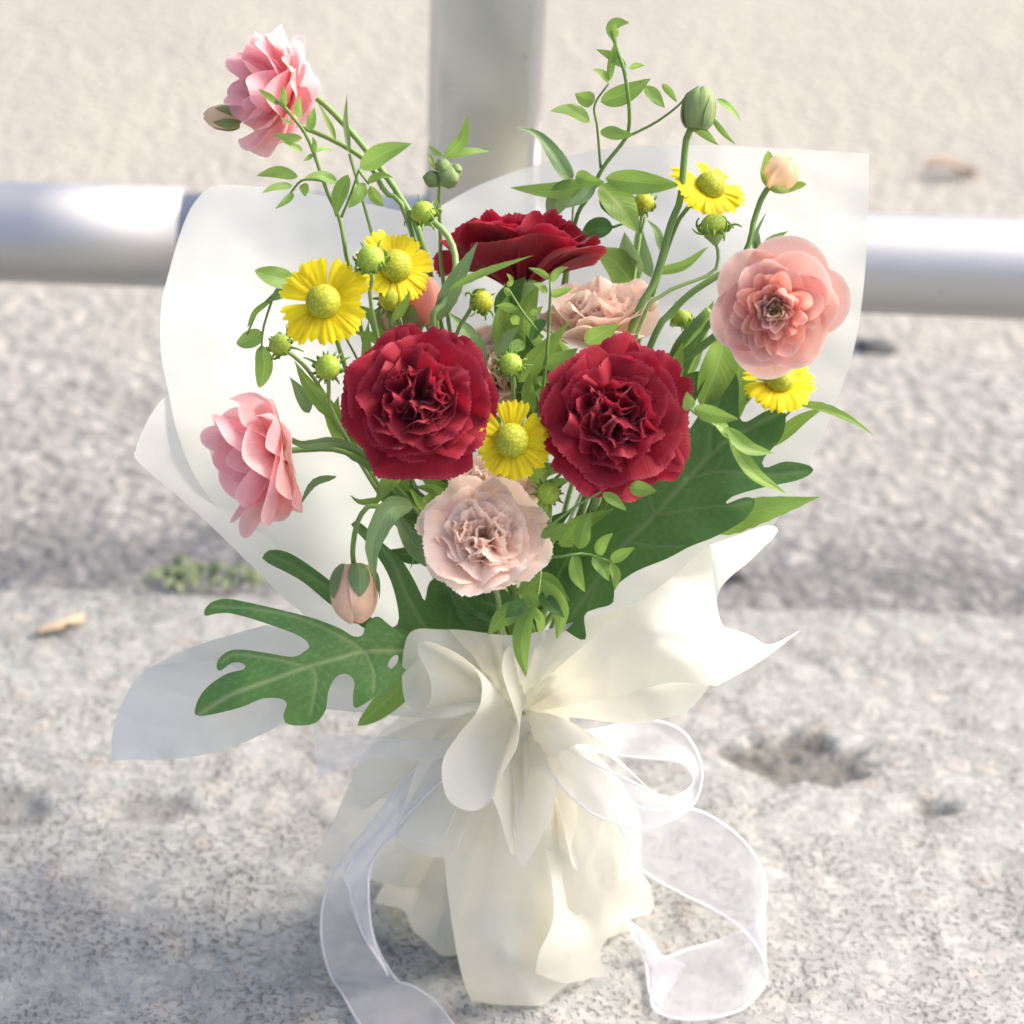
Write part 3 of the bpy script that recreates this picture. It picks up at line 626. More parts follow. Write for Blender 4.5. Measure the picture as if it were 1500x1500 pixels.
def carnation(label, head, face, dia, mat, seed, stem_pts, group, openness=1.0, spin=0.0, rings=None):
    rng = random.Random(seed); s = px_m(head[2], head[1]); Rr = dia*s/2; A = camdir(*face); C = P(*head); fr = frame(A, spin)
    O = C-A*0.5*Rr
    k, b = stem_end(seed)
    t = thing('carnation', label, 'carnation', tuple(b), group)
    d2r = math.pi/180
    rings = rings or [(6, 1.22, 1.35, 36, 103, 0.050, 1.1), (6, 1.14, 1.25, 26, 92, 0.070, 1.2), (6, 1.04, 1.15, 16, 80, 0.095, 1.3), (6, 0.98, 1.05, 8, 68, 0.12, 1.4), (5, 0.94, 0.95, 0, 56, 0.14, 1.5), (4, 0.92, 0.85, -4, 44, 0.15, 1.6)]
    for q, (n, L, W, a0, a1, ruf, nr) in enumerate(rings):
        for i in range(n):
            a1j = (a1*openness+rng.uniform(-12, 12))*d2r; a0j = (a0+rng.uniform(-5, 5))*d2r
            V, fs, uv = petal_geo(Rr*L*rng.uniform(0.86, 1.08), Rr*W*rng.uniform(0.8, 1.2), a0j, a1j, cup=rng.uniform(-0.05, 0.16), ruf=ruf*rng.uniform(0.6, 1.35), nr=nr*rng.uniform(0.6, 1.2),
                                  fringe=0.022, teeth=rng.uniform(8, 12), nu=45, nv=12, rnd=rng.uniform(0.08, 0.22), wpow=0.95, base=0.10, ph=rng.uniform(0, 6.28), rng=rng, tipcurl=rng.uniform(-1.0, 2.2))
            phi = 2*math.pi*(i+0.5*(q % 2))/n+rng.uniform(-0.22, 0.22)
            mk('petal', place(V, phi, fr, O, 0.015*Rr, -0.02*Rr+0.012*q*Rr), fs, mat, t, uv=uv)
    for i in range(13):
        V, fs, uv = petal_geo(Rr*rng.uniform(0.82, 0.98), Rr*rng.uniform(0.5, 0.85), rng.uniform(-14, 6)*d2r, rng.uniform(20, 62)*d2r, cup=rng.uniform(-0.3, 0.3), ruf=0.12, nr=rng.uniform(1.0, 1.8), fringe=0.03, teeth=6, nu=27, nv=10, rnd=0.12, wpow=0.95, base=0.2, ph=rng.uniform(0, 6.28), rng=rng, tipcurl=rng.uniform(-2, 3))
        mk('petal', place(V, rng.uniform(0, 6.28), fr, O, rng.uniform(-0.12, 0.22)*Rr, 0.02*Rr), fs, mat, t, uv=uv)
    revolve('calyx', [(0.05*Rr, -0.82*Rr), (0.12*Rr, -0.76*Rr), (0.145*Rr, -0.5*Rr), (0.145*Rr, -0.2*Rr), (0.19*Rr, 0.05*Rr), (0.23*Rr, 0.12*Rr), (0.12*Rr, 0.10*Rr)], fr, O, M['stem'], t)
    stem(t, [tuple(O-A*0.9*Rr)+(0,) if False else p for p in stem_pts], 5.5, M['stem_pale'], seed, start=O-A*0.79*Rr)
    return t, O, A, Rr, fr
def ranunculus(label, head, face, dia, seed, stem_pts, mats, rings, spin=0.0, squash=1.0):
    rng = random.Random(seed); s = px_m(head[2], head[1]); Rr = dia*s/2; A = camdir(*face); C = P(*head); fr = frame(A, spin)
    O = C-A*0.25*Rr; k, b = stem_end(seed); d2r = math.pi/180
    t = thing('ranunculus', label, 'ranunculus', tuple(b), 'ranunculus blooms')
    for q, (n, L, W, a0, a1, mk_, cup, ruf) in enumerate(rings):
        for i in range(n):
            V, fs, uv = petal_geo(Rr*L*rng.uniform(0.84, 1.10), Rr*W*rng.uniform(0.78, 1.2), (a0+rng.uniform(-6, 6))*d2r, (a1+rng.uniform(-9, 9))*d2r, cup=cup*rng.uniform(0.5, 1.4), ruf=ruf*rng.uniform(0.3, 1.4), nr=rng.uniform(0.8, 1.5), fine=0.25,
                                  nu=25, nv=12, rnd=rng.uniform(0.18, 0.30), wpow=0.75, base=0.18, fringe=0.003, teeth=2.3, oval=rng.uniform(0.42, 0.58), ph=rng.uniform(0, 6.28), rng=rng, tipcurl=rng.uniform(-1.2, 1.6), wtip=0.92)
            phi = 2*math.pi*(i+0.5*(q % 2))/n+rng.uniform(-0.33, 0.33)
            mk('petal', place(V, phi, fr, O, 0.03*Rr, 0.018*q*Rr+rng.uniform(-0.02, 0.02)*Rr), fs, M[mk_], t, uv=uv)
    revolve('heart', [(0.13*Rr*math.cos(a), 0.42*Rr+0.10*Rr*math.sin(a)) for a in np.linspace(-0.9, 1.5, 9)], fr, O, M['cream'], t, 16, 0.3, seed)
    for i in range(5):
        V, fs, uv = petal_geo(0.30*Rr, 0.16*Rr, 70*d2r, 125*d2r, cup=0.3, nu=7, nv=7, rnd=0.6, rng=rng)
        mk('sepal', place(V, i*1.257+0.3, fr, O, 0.03*Rr, -0.03*Rr), fs, M['sepal'], t, uv=uv)
    stem(t, stem_pts, 6.2, M['stem'], seed, start=O-A*0.03*Rr)
    return t, O, A, Rr, fr
def helenium(label, head, face, dia, seed, stem_pts, discf=0.40, n=17, droop=100, missing=(), spin=0.0, mat='disc'):
    rng = random.Random(seed); s = px_m(head[2], head[1]); Rr = dia*s/2; A = camdir(*face); C = P(*head); fr = frame(A, spin); d2r = math.pi/180
    k, b = stem_end(seed); rd = Rr*discf; O = C-A*rd*0.35
    t = thing('yellow_daisy', label, 'yellow daisy', tuple(b), 'yellow daisy blooms')
    prof = [(rd*math.cos(a), rd*0.92*math.sin(a)) for a in np.linspace(-0.9, 1.5, 16)]
    revolve('flower_disc', prof, fr, O+A*rd*0.25, M[mat], t, 32)
    for i in range(n):
        if i in missing: continue
        V, fs, uv = petal_geo((Rr-rd*0.72)*rng.uniform(0.78, 1.1), Rr*0.50*rng.uniform(0.75, 1.25), (72+rng.uniform(-6, 6))*d2r, (droop+rng.uniform(-24, 24))*d2r, cup=rng.uniform(-0.1, 0.15), ruf=0.02, nr=1.2, nu=25, nv=9, rnd=0.05, wpow=0.75, base=0.30,
                              ph=rng.uniform(0, 6), rng=rng, ridge=0.022, notch=rng.uniform(0.08, 0.16))
        mk('petal', place(V, 2*math.pi*i/n+rng.uniform(-0.2, 0.2), fr, O, rd*0.72, -0.02*Rr+rng.uniform(-0.03, 0.03)*Rr), fs, M['yellow'], t, uv=uv)
    revolve('receptacle', [(0.06*Rr, -0.32*Rr), (0.14*Rr, -0.22*Rr), (rd*0.85, -0.06*Rr), (rd*0.8, 0.02*Rr)], fr, O, M['stem'], t)
    stem(t, stem_pts, 4.4, M['stem'], seed, start=O-A*0.3*Rr)
    return t
def green_head(label, head, face, dia, seed, stem_pts, rpx=4.0, curls=16, mat='gdisc', to_knot=True, curl_len=0.75):
    rng = random.Random(seed); s = px_m(head[2], head[1]); rd = dia*s/2*0.9; A = camdir(*face); O = P(*head); fr = frame(A); k, b = stem_end(seed)
    t = thing('daisy_bud', label, 'flower bud', tuple(b), 'green button buds')
    revolve('flower_disc', [(rd*math.cos(a), rd*0.95*math.sin(a)) for a in np.linspace(-1.2, 1.5, 18)], fr, O, M[mat], t, 32)
    VV, FF = [], []
    for i in range(curls):
        a = 2*math.pi*i/curls+rng.uniform(-0.15, 0.15); L = rd*curl_len*rng.uniform(0.7, 1.4); cu = rng.uniform(1.0, 4.5)*rng.choice((1, 1, -0.8)); an = rng.uniform(0.5, 1.6)
        r, z = rd*0.93, -rd*0.35; pts = []
        for q in range(8):
            pts.append((r*math.cos(a), r*math.sin(a), z)); r += math.sin(an)*L/7*1.3; z += math.cos(an)*L/7*1.3; an -= cu/7
        V, fs = tube_geo(O+np.array(pts)@fr, np.linspace(rd*0.15, rd*0.05, 8), 5, sum(len(v) for v in VV)); VV.append(V); FF += fs
    mk('bracts', np.vstack(VV), FF, M['young'], t, kind='stuff')
    revolve('receptacle', [(0.2*rd, -1.35*rd), (0.35*rd, -1.15*rd), (0.8*rd, -0.7*rd), (0.75*rd, -0.5*rd)], fr, O, M['stem_pale'], t)
    stem(t, stem_pts, rpx, M['stem_pale'], seed, start=O-A*1.2*rd, to_knot=to_knot)
    return t
def bud(label, head, face, w_, h_, seed, stem_pts, petal='cream', sep=5, seplen=0.75, rpx=5.5, sepmat='sepal', sepflare=0.0, name='ranunculus_bud'):
    rng = random.Random(seed); s = px_m(head[2], head[1]); r = w_*s/2; H = h_*s; A = camdir(*face); C = P(*head); fr = frame(A, rng.uniform(0, 6)); O = C-A*H/2; k, b = stem_end(seed)
    t = thing(name, label, 'flower bud', tuple(b), 'ranunculus buds')
    f = lambda z: max(0.10, 1-abs(2*min(1, z)-0.92)**2.7/1.08**2.7*0.99)**0.5
    # overlapping closed petals
    for i in range(5):
        nu, nv = 13, 14; V = []
        for j in range(nv):
            z = j/(nv-1)
            for q in range(nu):
                uu = -1+2*q/(nu-1); a = i*1.257+uu*0.95*(1-0.25*z); rr = r*f(z)*(1.0+0.045*uu+0.015*math.sin(i*3))
                V.append((rr*math.cos(a), rr*math.sin(a), H*(z*(1-0.06*uu*uu*z)+0.01*i*z)))
        mk('petal', O+np.array(V)@fr, gridf(nv, nu), M[petal], t, uv=griduv(nv, nu))
    for i in range(sep):
        nu, nv = 9, 10; V = []
        for j in range(nv):
            z = j/(nv-1); wz = math.sin(math.pi*(0.22+0.78*z)**0.9)**0.8 if z < 1 else 0.02
            for q in range(nu):
                uu = -1+2*q/(nu-1); a = i*2*math.pi/sep+0.4+uu*0.50*wz
                rr = r*(f(z*seplen)*1.07+0.02+sepflare*z*z*1.2+0.05*(1-abs(uu))*wz)
                V.append((rr*math.cos(a), rr*math.sin(a), H*z*seplen*(1-sepflare*0.4*z)-0.01*H))
        mk('sepal', O+np.array(V)@fr, gridf(nv, nu), M[sepmat], t, uv=griduv(nv, nu))
    stem(t, stem_pts, rpx, M['stem'], seed, start=O+A*0.02*H)
    return t
def sprig(label, Y, seed, stem_px, twigs, leaves, mat='leaf', rpx=3.6, name='leafy_sprig', cat='foliage', group='leafy sprigs', to_knot=True, stemmat='stem', spread=0.012, wid=None):
    rng = random.Random(seed); k, b = stem_end(seed)
    t = thing(name, label, cat, tuple(b), group)
    sp = [(p[0], p[1], (p[2] if len(p) > 2 else Y)+rng.uniform(-0.003, 0.003)) for p in stem_px]
    stem(t, sp, rpx, M[stemmat], seed, to_knot=to_knot, taper=0.5)
    s = px_m(Y)
    for tw in twigs:
        tube('twig', catmull([P(x, y, Y) for x, y in tw], 16), np.linspace(2.2, 1.4, 16)*s, M[stemmat], t, 7)
    for lf in leaves:
        bx, by, tx, ty, wp = lf[:5]; m = lf[5] if len(lf) > 5 else mat; bd = lf[6] if len(lf) > 6 else None
        leaf(t, [(bx, by, Y), (tx, ty, Y+rng.uniform(-spread, spread*0.6))], wp, M[m], bend=bd, wid=wid)
    return t
def lobed_leaf(label, outline, veins, ctrl, mat, seed, stalk, holes=(), step=3.4):
    k, b = stem_end(seed); t = thing('lobed_leaf', label, 'leaf', tuple(b), 'large lobed leaves')
    o = catmull(outline, len(outline)*4, True)
    q, fs = fill2d(o, step, holes=[catmull(h, 14, True) for h in holes])
    Yv = rbf([c[:2] for c in ctrl], [c[2] for c in ctrl])(q)
    va = np.zeros(len(q))
    for i, vl in enumerate(veins):
        vl = catmull(vl, 40); d = pdist(q, vl); w_ = 3.0 if i == 0 else 2.1
        va = np.maximum(va, np.exp(-(d/w_)**2)*(1.0 if i == 0 else 0.75))
        Yv += 0.0006*np.exp(-(d/5)**2)          # sunken veins
        seg = np.concatenate([[0], np.cumsum(np.linalg.norm(np.diff(vl, axis=0), axis=1))])
        near = np.argmin(np.linalg.norm(q[:, None]-vl[None], axis=2), axis=1); ss = seg[near]
        va = np.maximum(va, 0.34*np.maximum(0, np.cos(2*math.pi*(ss-0.9*d)/17.0))**8*np.exp(-(d/38)**2))
    V = [P(x, y, Yq+0.0012*mnoise.noise(Vector((x*0.02, y*0.02, seed)))) for (x, y), Yq in zip(q, Yv)]
    mk('blade', V, fs, M[mat], t, attr={'vein': va})
    stem(t, stalk, 5.5, M['stem'], seed)
    return t
# ------------------------------------------------------------------ carnations
RC = 'dark red carnations'; PC = 'pale pink carnations'
carnation('dark red ruffled carnation between the big flat yellow daisy and the wedged daisy', (613, 585, 0.858), (-0.08, 0.12, 1), 210, M['red'], 21, [(640, 700, 0.89), (690, 860, 0.90)], RC, 1.0, 0.4)
carnation('dark red carnation overlapping the broad dark lobed leaf', (903, 612, 0.858), (0.10, 0.06, 1), 216, M['red'], 33, [(880, 720, 0.89), (820, 880, 0.90)], RC, 1.0, 1.1)
carnation('dark red carnation seen from below its petals, in front of the post', (762, 372, 0.945), (-0.05, 0.97, -0.12), 232, M['red'], 45, [(770, 480, 0.95), (765, 700, 0.94)], RC, 0.86, 0.2)
carnation('pale pink carnation with frilled skirt petals above the paper ruffle', (708, 788, 0.846), (0.0, 0.48, 1), 184, M['blush'], 52, [(730, 880, 0.88)], PC, 0.97, 0.0)
carnation('very pale pink carnation turned upward beside the tall bud stem', (878, 470, 0.935), (-0.10, 0.85, 0.42), 190, M['blush'], 64, [(870, 600, 0.93), (800, 850, 0.92)], PC, 0.58, 0.6)
carnation('half hidden pale pink carnation among dark leaves behind the front red carnations', (735, 545, 0.925), (0.2, 0.5, 0.9), 150, M['blush'], 71, [(745, 700, 0.92)], PC, 0.8, 0.3)
carnation('pale carnation tucked between the yellow daisy and the frilled pink carnation', (726, 712, 0.882), (0.1, 0.7, 0.7), 130, M['blush'], 83, [(745, 820, 0.90)], PC, 0.9, 0.9)
# ------------------------------------------------------------------ ranunculus
OPEN = [(7, 1.02, 1.05, 66, 88, 'pink', 0.10, 0.03), (8, 0.98, 0.90, 52, 78, 'pink', 0.14, 0.03), (8, 0.80, 0.75, 40, 62, 'rose', 0.2, 0.03), (8, 0.62, 0.5, 25, 42, 'rose', 0.25, 0.03), (8, 0.42, 0.3, 8, 25, 'peach', 0.3, 0.02)]
FULL = [(6, 1.10, 1.25, 68, 94, 'peach', 0.12, 0.05), (6, 1.0, 1.15, 58, 84, 'peach', 0.16, 0.05), (9, 0.88, 0.62, 52, 72, 'peach', 0.16, 0.06), (12, 0.80, 0.44, 42, 60, 'coral', 0.2, 0.04), (13, 0.70, 0.38, 32, 48, 'coral', 0.22, 0.04), (13, 0.60, 0.32, 22, 36, 'peach', 0.25, 0.04), (12, 0.56, 0.24, 14, 24, 'peach', 0.3, 0.04), (11, 0.54, 0.20, 8, 14, 'cream', 0.3, 0.05), (9, 0.50, 0.19, 4, 12, 'cream', 0.3, 0.05), (7, 0.47, 0.17, 0, 4, 'cream', 0.3, 0.05), (4, 0.46, 0.14, -6, 2, 'cream', 0.3, 0.05)]
CUP = [(5, 1.12, 1.25, 104, 70, 'pink', 0.04, 0.10), (5, 1.38, 1.35, 92, 44, 'pink', 0.06, 0.09), (6, 1.50, 1.35, 74, 30, 'pink', 0.08, 0.05), (6, 1.42, 1.2, 58, 18, 'rose', 0.10, 0.05), (5, 1.1, 0.8, 40, 5, 'rose', 0.25, 0.03), (6, 0.7, 0.5, 25, 0, 'peach', 0.3, 0.02)]
ranunculus('pink ranunculus in full bloom high above the paper, seen from the side', (408, 134, 0.965), (-0.88, 0.10, 0.36), 158, 101, [(462, 142, 0.972), (520, 200, 0.965), (587, 290, 0.955), (625, 383, 0.945), (690, 700, 0.93)], None, [(6, 1.12, 1.3, 104, 72, 'rose', 0.03, 0.09), (6, 1.20, 1.25, 88, 56, 'pink', 0.04, 0.09), (6, 1.28, 1.2, 70, 42, 'pink', 0.06, 0.08), (6, 1.28, 1.0, 54, 30, 'rose', 0.08, 0.05), (6, 1.15, 0.6, 34, 14, 'rose', 0.2, 0.03), (6, 0.8, 0.4, 15, 5, 'peach', 0.3, 0.02)])
ranunculus('soft pink cupped ranunculus facing out over the paper edge below the flat daisy', (392, 668, 0.862), (-0.84, -0.26, 0.30), 164, 102, [(450, 658, 0.872), (500, 660, 0.876), (560, 692, 0.885), (640, 800, 0.895)], None, CUP)
ranunculus('salmon ranunculus packed with cream hearted petals above the drooping daisy', (1136, 452, 0.872), (-0.10, -0.22, 1), 182, 103, [(1085, 395, 0.905), (1030, 417, 0.905), (985, 456, 0.903), (949, 516, 0.90), (850, 800, 0.90)], None, FULL, 0.35)
bud('large hanging peach bud with five green sepals by the lobed leaf', (519, 870, 0.845), (0.02, -1, 0.16), 68, 84, 111, [(517, 800, 0.847), (527, 757, 0.85), (552, 741, 0.857), (600, 790, 0.88)], 'peachbud', 5, 0.62, 5.0, 'grey_leaf')
bud('tall green ranunculus bud at the top of a long straight stem', (1024, 158, 0.945), (0.12, 1, 0.1), 46, 60, 112, [(1006, 200, 0.945), (997, 289, 0.94), (983, 327, 0.937), (959, 411, 0.93), (922, 490, 0.92), (840, 780, 0.91)], 'sepal', 5, 0.9, 6.8)
bud('cream ranunculus bud with splayed green sepals beside the salmon bloom', (1146, 252, 0.935), (0.45, 0.62, 0.7), 50, 52, 113, [(1118, 285, 0.935), (1104, 325, 0.93), (1094, 365, 0.925), (1040, 470, 0.92), (900, 760, 0.91)], 'cream', 5, 0.7, 5.8, 'young', 0.45)
bud('closed greenish bud tucked behind the high pink ranunculus', (326, 172, 0.975), (-1, 0.12, 0.1), 34, 52, 114, [(400, 180, 0.985), (458, 192, 0.975), (533, 233, 0.965), (563, 280, 0.957), (603, 340, 0.95), (690, 720, 0.93)], 'cream', 5, 0.75, 5.0)
bud('orange bud half hidden below the upper yellow daisy', (618, 440, 0.905), (0.3, 0.9, 0.4), 52, 72, 115, [(640, 520, 0.91)], 'coral', 3, 0.5, 5.0)
bud('small pale bud between the sideways daisy and a red carnation', (567, 462, 0.90), (-0.1, 0.9, 0.4), 27, 38, 116, [(590, 540, 0.90)], 'cream', 4, 0.85, 4.0, 'sepal')
# ------------------------------------------------------------------ yellow daisies
helenium('big flat yellow daisy with green domed disc, furthest out on the paper', (473, 441, 0.868), (-0.10, 0.12, 1), 140, 201, [(497, 510, 0.885), (535, 620, 0.89), (640, 850, 0.90)], 0.37, 15, 96)
helenium('yellow daisy leaning sideways behind the green button bud', (580, 388, 0.90), (0.30, 0.30, 0.9), 118, 202, [(585, 440, 0.91), (650, 700, 0.91)], 0.42, 15, 100)
helenium('yellow daisy wedged between the two front red carnations', (749, 645, 0.850), (0.0, 0.02, 1), 120, 203, [(752, 720, 0.885), (752, 880, 0.895)], 0.43, 16, 94)
helenium('yellow daisy with drooping petals beside the tall bud stem', (1042, 270, 0.945), (0.42, 0.62, 0.72), 122, 204, [(1020, 299, 0.945), (997, 317, 0.943), (960, 420, 0.935), (860, 760, 0.91)], 0.36, 14, 112, (4, 5))
helenium('yellow daisy drooping directly under the salmon ranunculus', (1142, 553, 0.888), (0.06, 0.62, 0.80), 122, 205, [(1117, 564, 0.90), (1081, 603, 0.905), (960, 760, 0.905)], 0.38, 15, 118)
# ------------------------------------------------------------------ green button buds
green_head('green button bud with curled bracts leaning toward the post', (620, 312, 0.912), (-0.35, 0.6, 0.75), 40, 301, [(642, 330, 0.912), (662, 357, 0.908), (667, 397, 0.90), (648, 447, 0.892), (634, 480, 0.89), (660, 700, 0.90)], 6.2)
green_head('green button bud overlapping the sideways yellow daisy', (543, 380, 0.878), (-0.05, 0.55, 0.85), 46, 302, [(545, 410, 0.882), (548, 470, 0.89), (620, 760, 0.90)])
green_head('small green button bud under the big flat daisy, out over the paper', (410, 505, 0.878), (-0.3, 0.35, 0.9), 36, 303, [(440, 530, 0.885), (470, 570, 0.888), (560, 720, 0.89)])
green_head('round green button bud touching the red carnation below the big flat daisy', (480, 538, 0.866), (0.0, 0.3, 1), 42, 304, [(482, 575, 0.875), (490, 610, 0.88), (580, 760, 0.89)])
green_head('yellow green button bud seen sideways below the back red carnation', (706, 442, 0.895), (0.75, 0.30, 0.6), 38, 305, [(684, 462, 0.90), (671, 484, 0.903), (669, 520, 0.905), (690, 720, 0.91)], mat='disc')
green_head('pale green button bud between the two front red carnations', (748, 534, 0.868), (0.0, 0.45, 0.9), 38, 306, [(752, 575, 0.885), (755, 760, 0.90)])
green_head('green button bud hanging beside the frilled pale pink carnation', (803, 723, 0.848), (0.1, 0.1, 1), 38, 307, [(806, 755, 0.87), (790, 830, 0.885)], curls=20, curl_len=0.6)
green_head('flat green button bud beneath the drooping top daisy', (1046, 332, 0.93), (-0.1, 0.95, 0.25), 44, 308, [(1052, 372, 0.93), (1043, 400, 0.928), (970, 432, 0.92), (934, 486, 0.915), (850, 760, 0.91)], 3.6)
green_head('dark yellow button bud behind the large top sprig leaf', (943, 297, 0.972), (0.1, 0.4, 0.9), 34, 309, [(935, 360, 0.965), (880, 700, 0.92)], mat='disc')
green_head('little green button bud among the thick bare stems', (1000, 466, 0.925), (-0.2, 0.7, 0.5), 28, 310, [(1002, 500, 0.92), (940, 640, 0.915)])
green_head('green button bud hidden under the sideways yellow daisy', (572, 438, 0.895), (0.2, -0.2, 0.9), 40, 311, [(585, 470, 0.90), (640, 720, 0.905)], mat='disc')
# ------------------------------------------------------------------ leafy sprigs
sprig('tall pale sprig of small leaflets crossing the high pink ranunculus', 0.915, 401, [(404, 147), (417, 157), (430, 173), (448, 197), (463, 233), (480, 283), (497, 320), (505, 360), (511, 392), (560, 600), (660, 820)],
      [[(493, 267), (447, 263), (430, 277), (418, 296)], [(500, 318), (513, 287), (526, 247)], [(526, 250), (540, 270)]],
      [(410, 153, 378, 130, 11, 'young'), (417, 157, 415, 125, 12, 'young'), (437, 173, 440, 140, 13, 'young'), (453, 192, 460, 157, 15, 'young'), (443, 202, 400, 197, 14, 'young'), (443, 222, 413, 208, 11, 'young'), (430, 180, 410, 172, 8, 'young'), (460, 223, 458, 200, 9, 'young'), (460, 223, 487, 220, 9, 'young'), (460, 225, 444, 236, 7, 'young'),
       (494, 267, 446, 260, 18), (436, 259, 376, 257, 19), (428, 272, 383, 283, 14), (447, 268, 447, 288, 17), (427, 283, 403, 306, 10), (430, 283, 420, 299, 7), (527, 246, 603, 210, 33), (510, 256, 491, 318, 24), (538, 267, 576, 260, 16), (534, 268, 510, 305, 21), (542, 272, 562, 303, 18)], rpx=5.0)
sprig('drooping sprig of rounded leaves hanging beside the big flat daisy', 0.905, 402, [(400, 432), (432, 424), (470, 440), (540, 560), (650, 820)], [[(400, 432), (378, 455), (362, 490)], [(400, 434), (386, 480), (383, 512)]],
      [(430, 411, 373, 396, 33, 'leaf', 0.05), (425, 415, 398, 440, 24, 'grey_leaf'), (385, 487, 346, 503, 28), (383, 505, 379, 568, 28), (396, 440, 362, 480, 9)], rpx=3.0, wid=wide)
sprig('sprig of two upright leaves and tight round buds in front of the post', 0.935, 403, [(652, 232), (645, 262), (643, 293), (645, 345), (650, 420), (690, 700)], [[(645, 270), (632, 262)]],
      [(652, 231, 685, 168, 20, 'leaf', -0.12), (655, 231, 717, 222, 15, 'leaf', 0.05), (648, 228, 628, 213, 9), (634, 248, 626, 224, 8, 'young')], rpx=5.0)
def tight_bud(t, x, y, Y, r):
    s = px_m(Y); fr = frame(camdir(0.1, 0.8, 0.5)); O = P(x, y, Y); r *= s
    revolve('bud', [(r*math.cos(a)*(1+0.05*math.sin(a*7)), r*math.sin(a)) for a in np.linspace(-1.5, 1.5, 14)], fr, O, M['sepal'], t, 20, 0.35, x)
tb = [o for o in bpy.data.objects if o.get('label', '').startswith('sprig of two upright')][0]
for x, y, r in ((657, 258, 17), (633, 262, 12), (648, 243, 11), (668, 248, 8)): tight_bud(tb, x, y, 0.928, r)
sprig('tall airy sprig of pointed leaves rising highest beside the post', 0.955, 404, [(896, 47), (903, 70), (915, 107), (922, 163), (917, 201), (885, 243), (861, 289), (840, 336), (810, 520), (770, 820)],
      [[(917, 201), (959, 180), (992, 156), (1010, 135)], [(880, 246), (875, 187), (871, 154), (892, 122)], [(898, 333), (930, 320), (945, 305)]],
      [(896, 58, 922, 33, 21, 'young', 0.3), (917, 98, 873, 72, 15, 'young'), (892, 119, 868, 102, 16), (871, 147, 842, 137, 24), (880, 149, 953, 115, 30), (864, 177, 805, 163, 25), (880, 191, 929, 198, 23), (945, 126, 974, 158, 20), (922, 100, 945, 96, 9, 'young'), (970, 123, 992, 150, 11, 'young'),
       (1006, 172, 1053, 213, 16), (1043, 172, 1078, 212, 9), (1050, 145, 1085, 178, 13, 'young'), (885, 266, 747, 275, 28), (887, 261, 997, 271, 36), (880, 270, 934, 341, 54), (870, 266, 829, 305, 24, 'grey_leaf'), (843, 257, 884, 266, 24), (836, 262, 805, 324, 38, 'grey_leaf'), (898, 333, 850, 347, 34, 'deep'), (880, 285, 908, 325, 22, 'deep'), (892, 119, 903, 55, 12, 'young')], rpx=5.2)
sprig('slender curling leaf arching across the post beside the airy sprig', 0.968, 405, [(836, 262), (840, 300), (820, 520), (780, 800)], [], [], rpx=3.0, name='leaf_sprig')
tb = [o for o in bpy.data.objects if o.get('label', '').startswith('slender curling')][0]
leaf(tb, [(838, 268, 0.968), (812, 226, 0.972), (786, 196, 0.974), (756, 186, 0.972)], 26, M['grey_leaf'], wid=lambda t: np.sin(math.pi*t**0.6)*(1-0.55*t)+0.05)
sprig('stem of broad oval leaves behind the tall bud stem', 0.968, 406, [(945, 318), (935, 360), (930, 421), (900, 600), (800, 840)], [], [(930, 421, 872, 364, 58, 'leaf', -0.05), (930, 405, 915, 340, 36, 'grey_leaf'), (954, 406, 936, 322, 24, 'grey_leaf'), (969, 367, 948, 322, 15, 'grey_leaf'), (958, 400, 1038, 361, 18, 'leaf', -0.1), (985, 480, 990, 440, 14), (1000, 560, 1046, 440, 36, 'leaf')], rpx=4)
sprig('small fresh sprig below the back red carnation', 0.89, 407, [(807, 409), (806, 433), (804, 475), (801, 517), (790, 620), (765, 850)], [[(796, 494), (768, 460), (747, 427)]],
      [(807, 409, 774, 392, 11, 'young'), (807, 412, 832, 391, 15, 'young'), (807, 433, 841, 421, 13, 'young'), (801, 430, 780, 415, 13, 'young'), (759, 454, 726, 448, 15), (762, 466, 750, 475, 17), (750, 432, 738, 422, 12, 'young'), (777, 460, 795, 448, 11, 'young'), (795, 535, 847, 510, 28), (858, 502, 907, 475, 32), (726, 520, 762, 478, 24, 'grey_leaf'), (780, 604, 777, 544, 24), (745, 420, 742, 400, 10, 'young'), (766, 500, 745, 520, 22), (800, 470, 776, 500, 22, 'deep')], rpx=4)
sprig('trailing sprig of pointed leaves over the broad dark lobed leaf', 0.84, 408, [(1072, 642), (1050, 625), (1020, 607), (990, 588, 0.885), (940, 640, 0.905), (850, 800, 0.905)], [],
      [(1010, 600, 1006, 574, 22, 'young'), (1016, 598, 1082, 614, 28), (1048, 620, 1068, 643, 20, 'young'), (1064, 626, 1133, 664, 25, 'leaf', -0.14), (1068, 640, 1151, 723, 24, 'young', -0.1)], rpx=3.2, spread=0.006)
sprig('leafy tip hanging over the front paper ruffle', 0.838, 409, [(786, 883), (791, 850, 0.848), (792, 820, 0.866), (782, 860, 0.892)], [],
      [(783, 886, 714, 930, 36, 'leaf', -0.12), (778, 890, 771, 992, 32), (784, 889, 789, 928, 20), (783, 886, 775, 852, 28), (797, 850, 816, 937, 32, 'leaf', 0.18), (790, 870, 827, 905, 24, 'deep'), (770, 880, 740, 905, 26, 'deep')], rpx=3.4)
sprig('sprig of paired oval leaflets beside the frilled pale carnation', 0.84, 410, [(892, 822), (857, 811), (823, 815), (794, 822, 0.862), (780, 860, 0.892)], [[(800, 775), (840, 744), (881, 720)]],
      [(840, 811, 857, 867, 27, 'leaf'), (849, 804, 866, 750, 29), (875, 812, 898, 781, 21), (868, 816, 892, 851, 23), (894, 820, 930, 802, 21), (894, 824, 901, 864, 17), (840, 800, 816, 796, 7), (792, 787, 840, 770, 20), (883, 722, 918, 748, 18, 'young'), (922, 714, 962, 720, 26), (806, 790, 830, 775, 12)], rpx=3.2, spread=0.006)
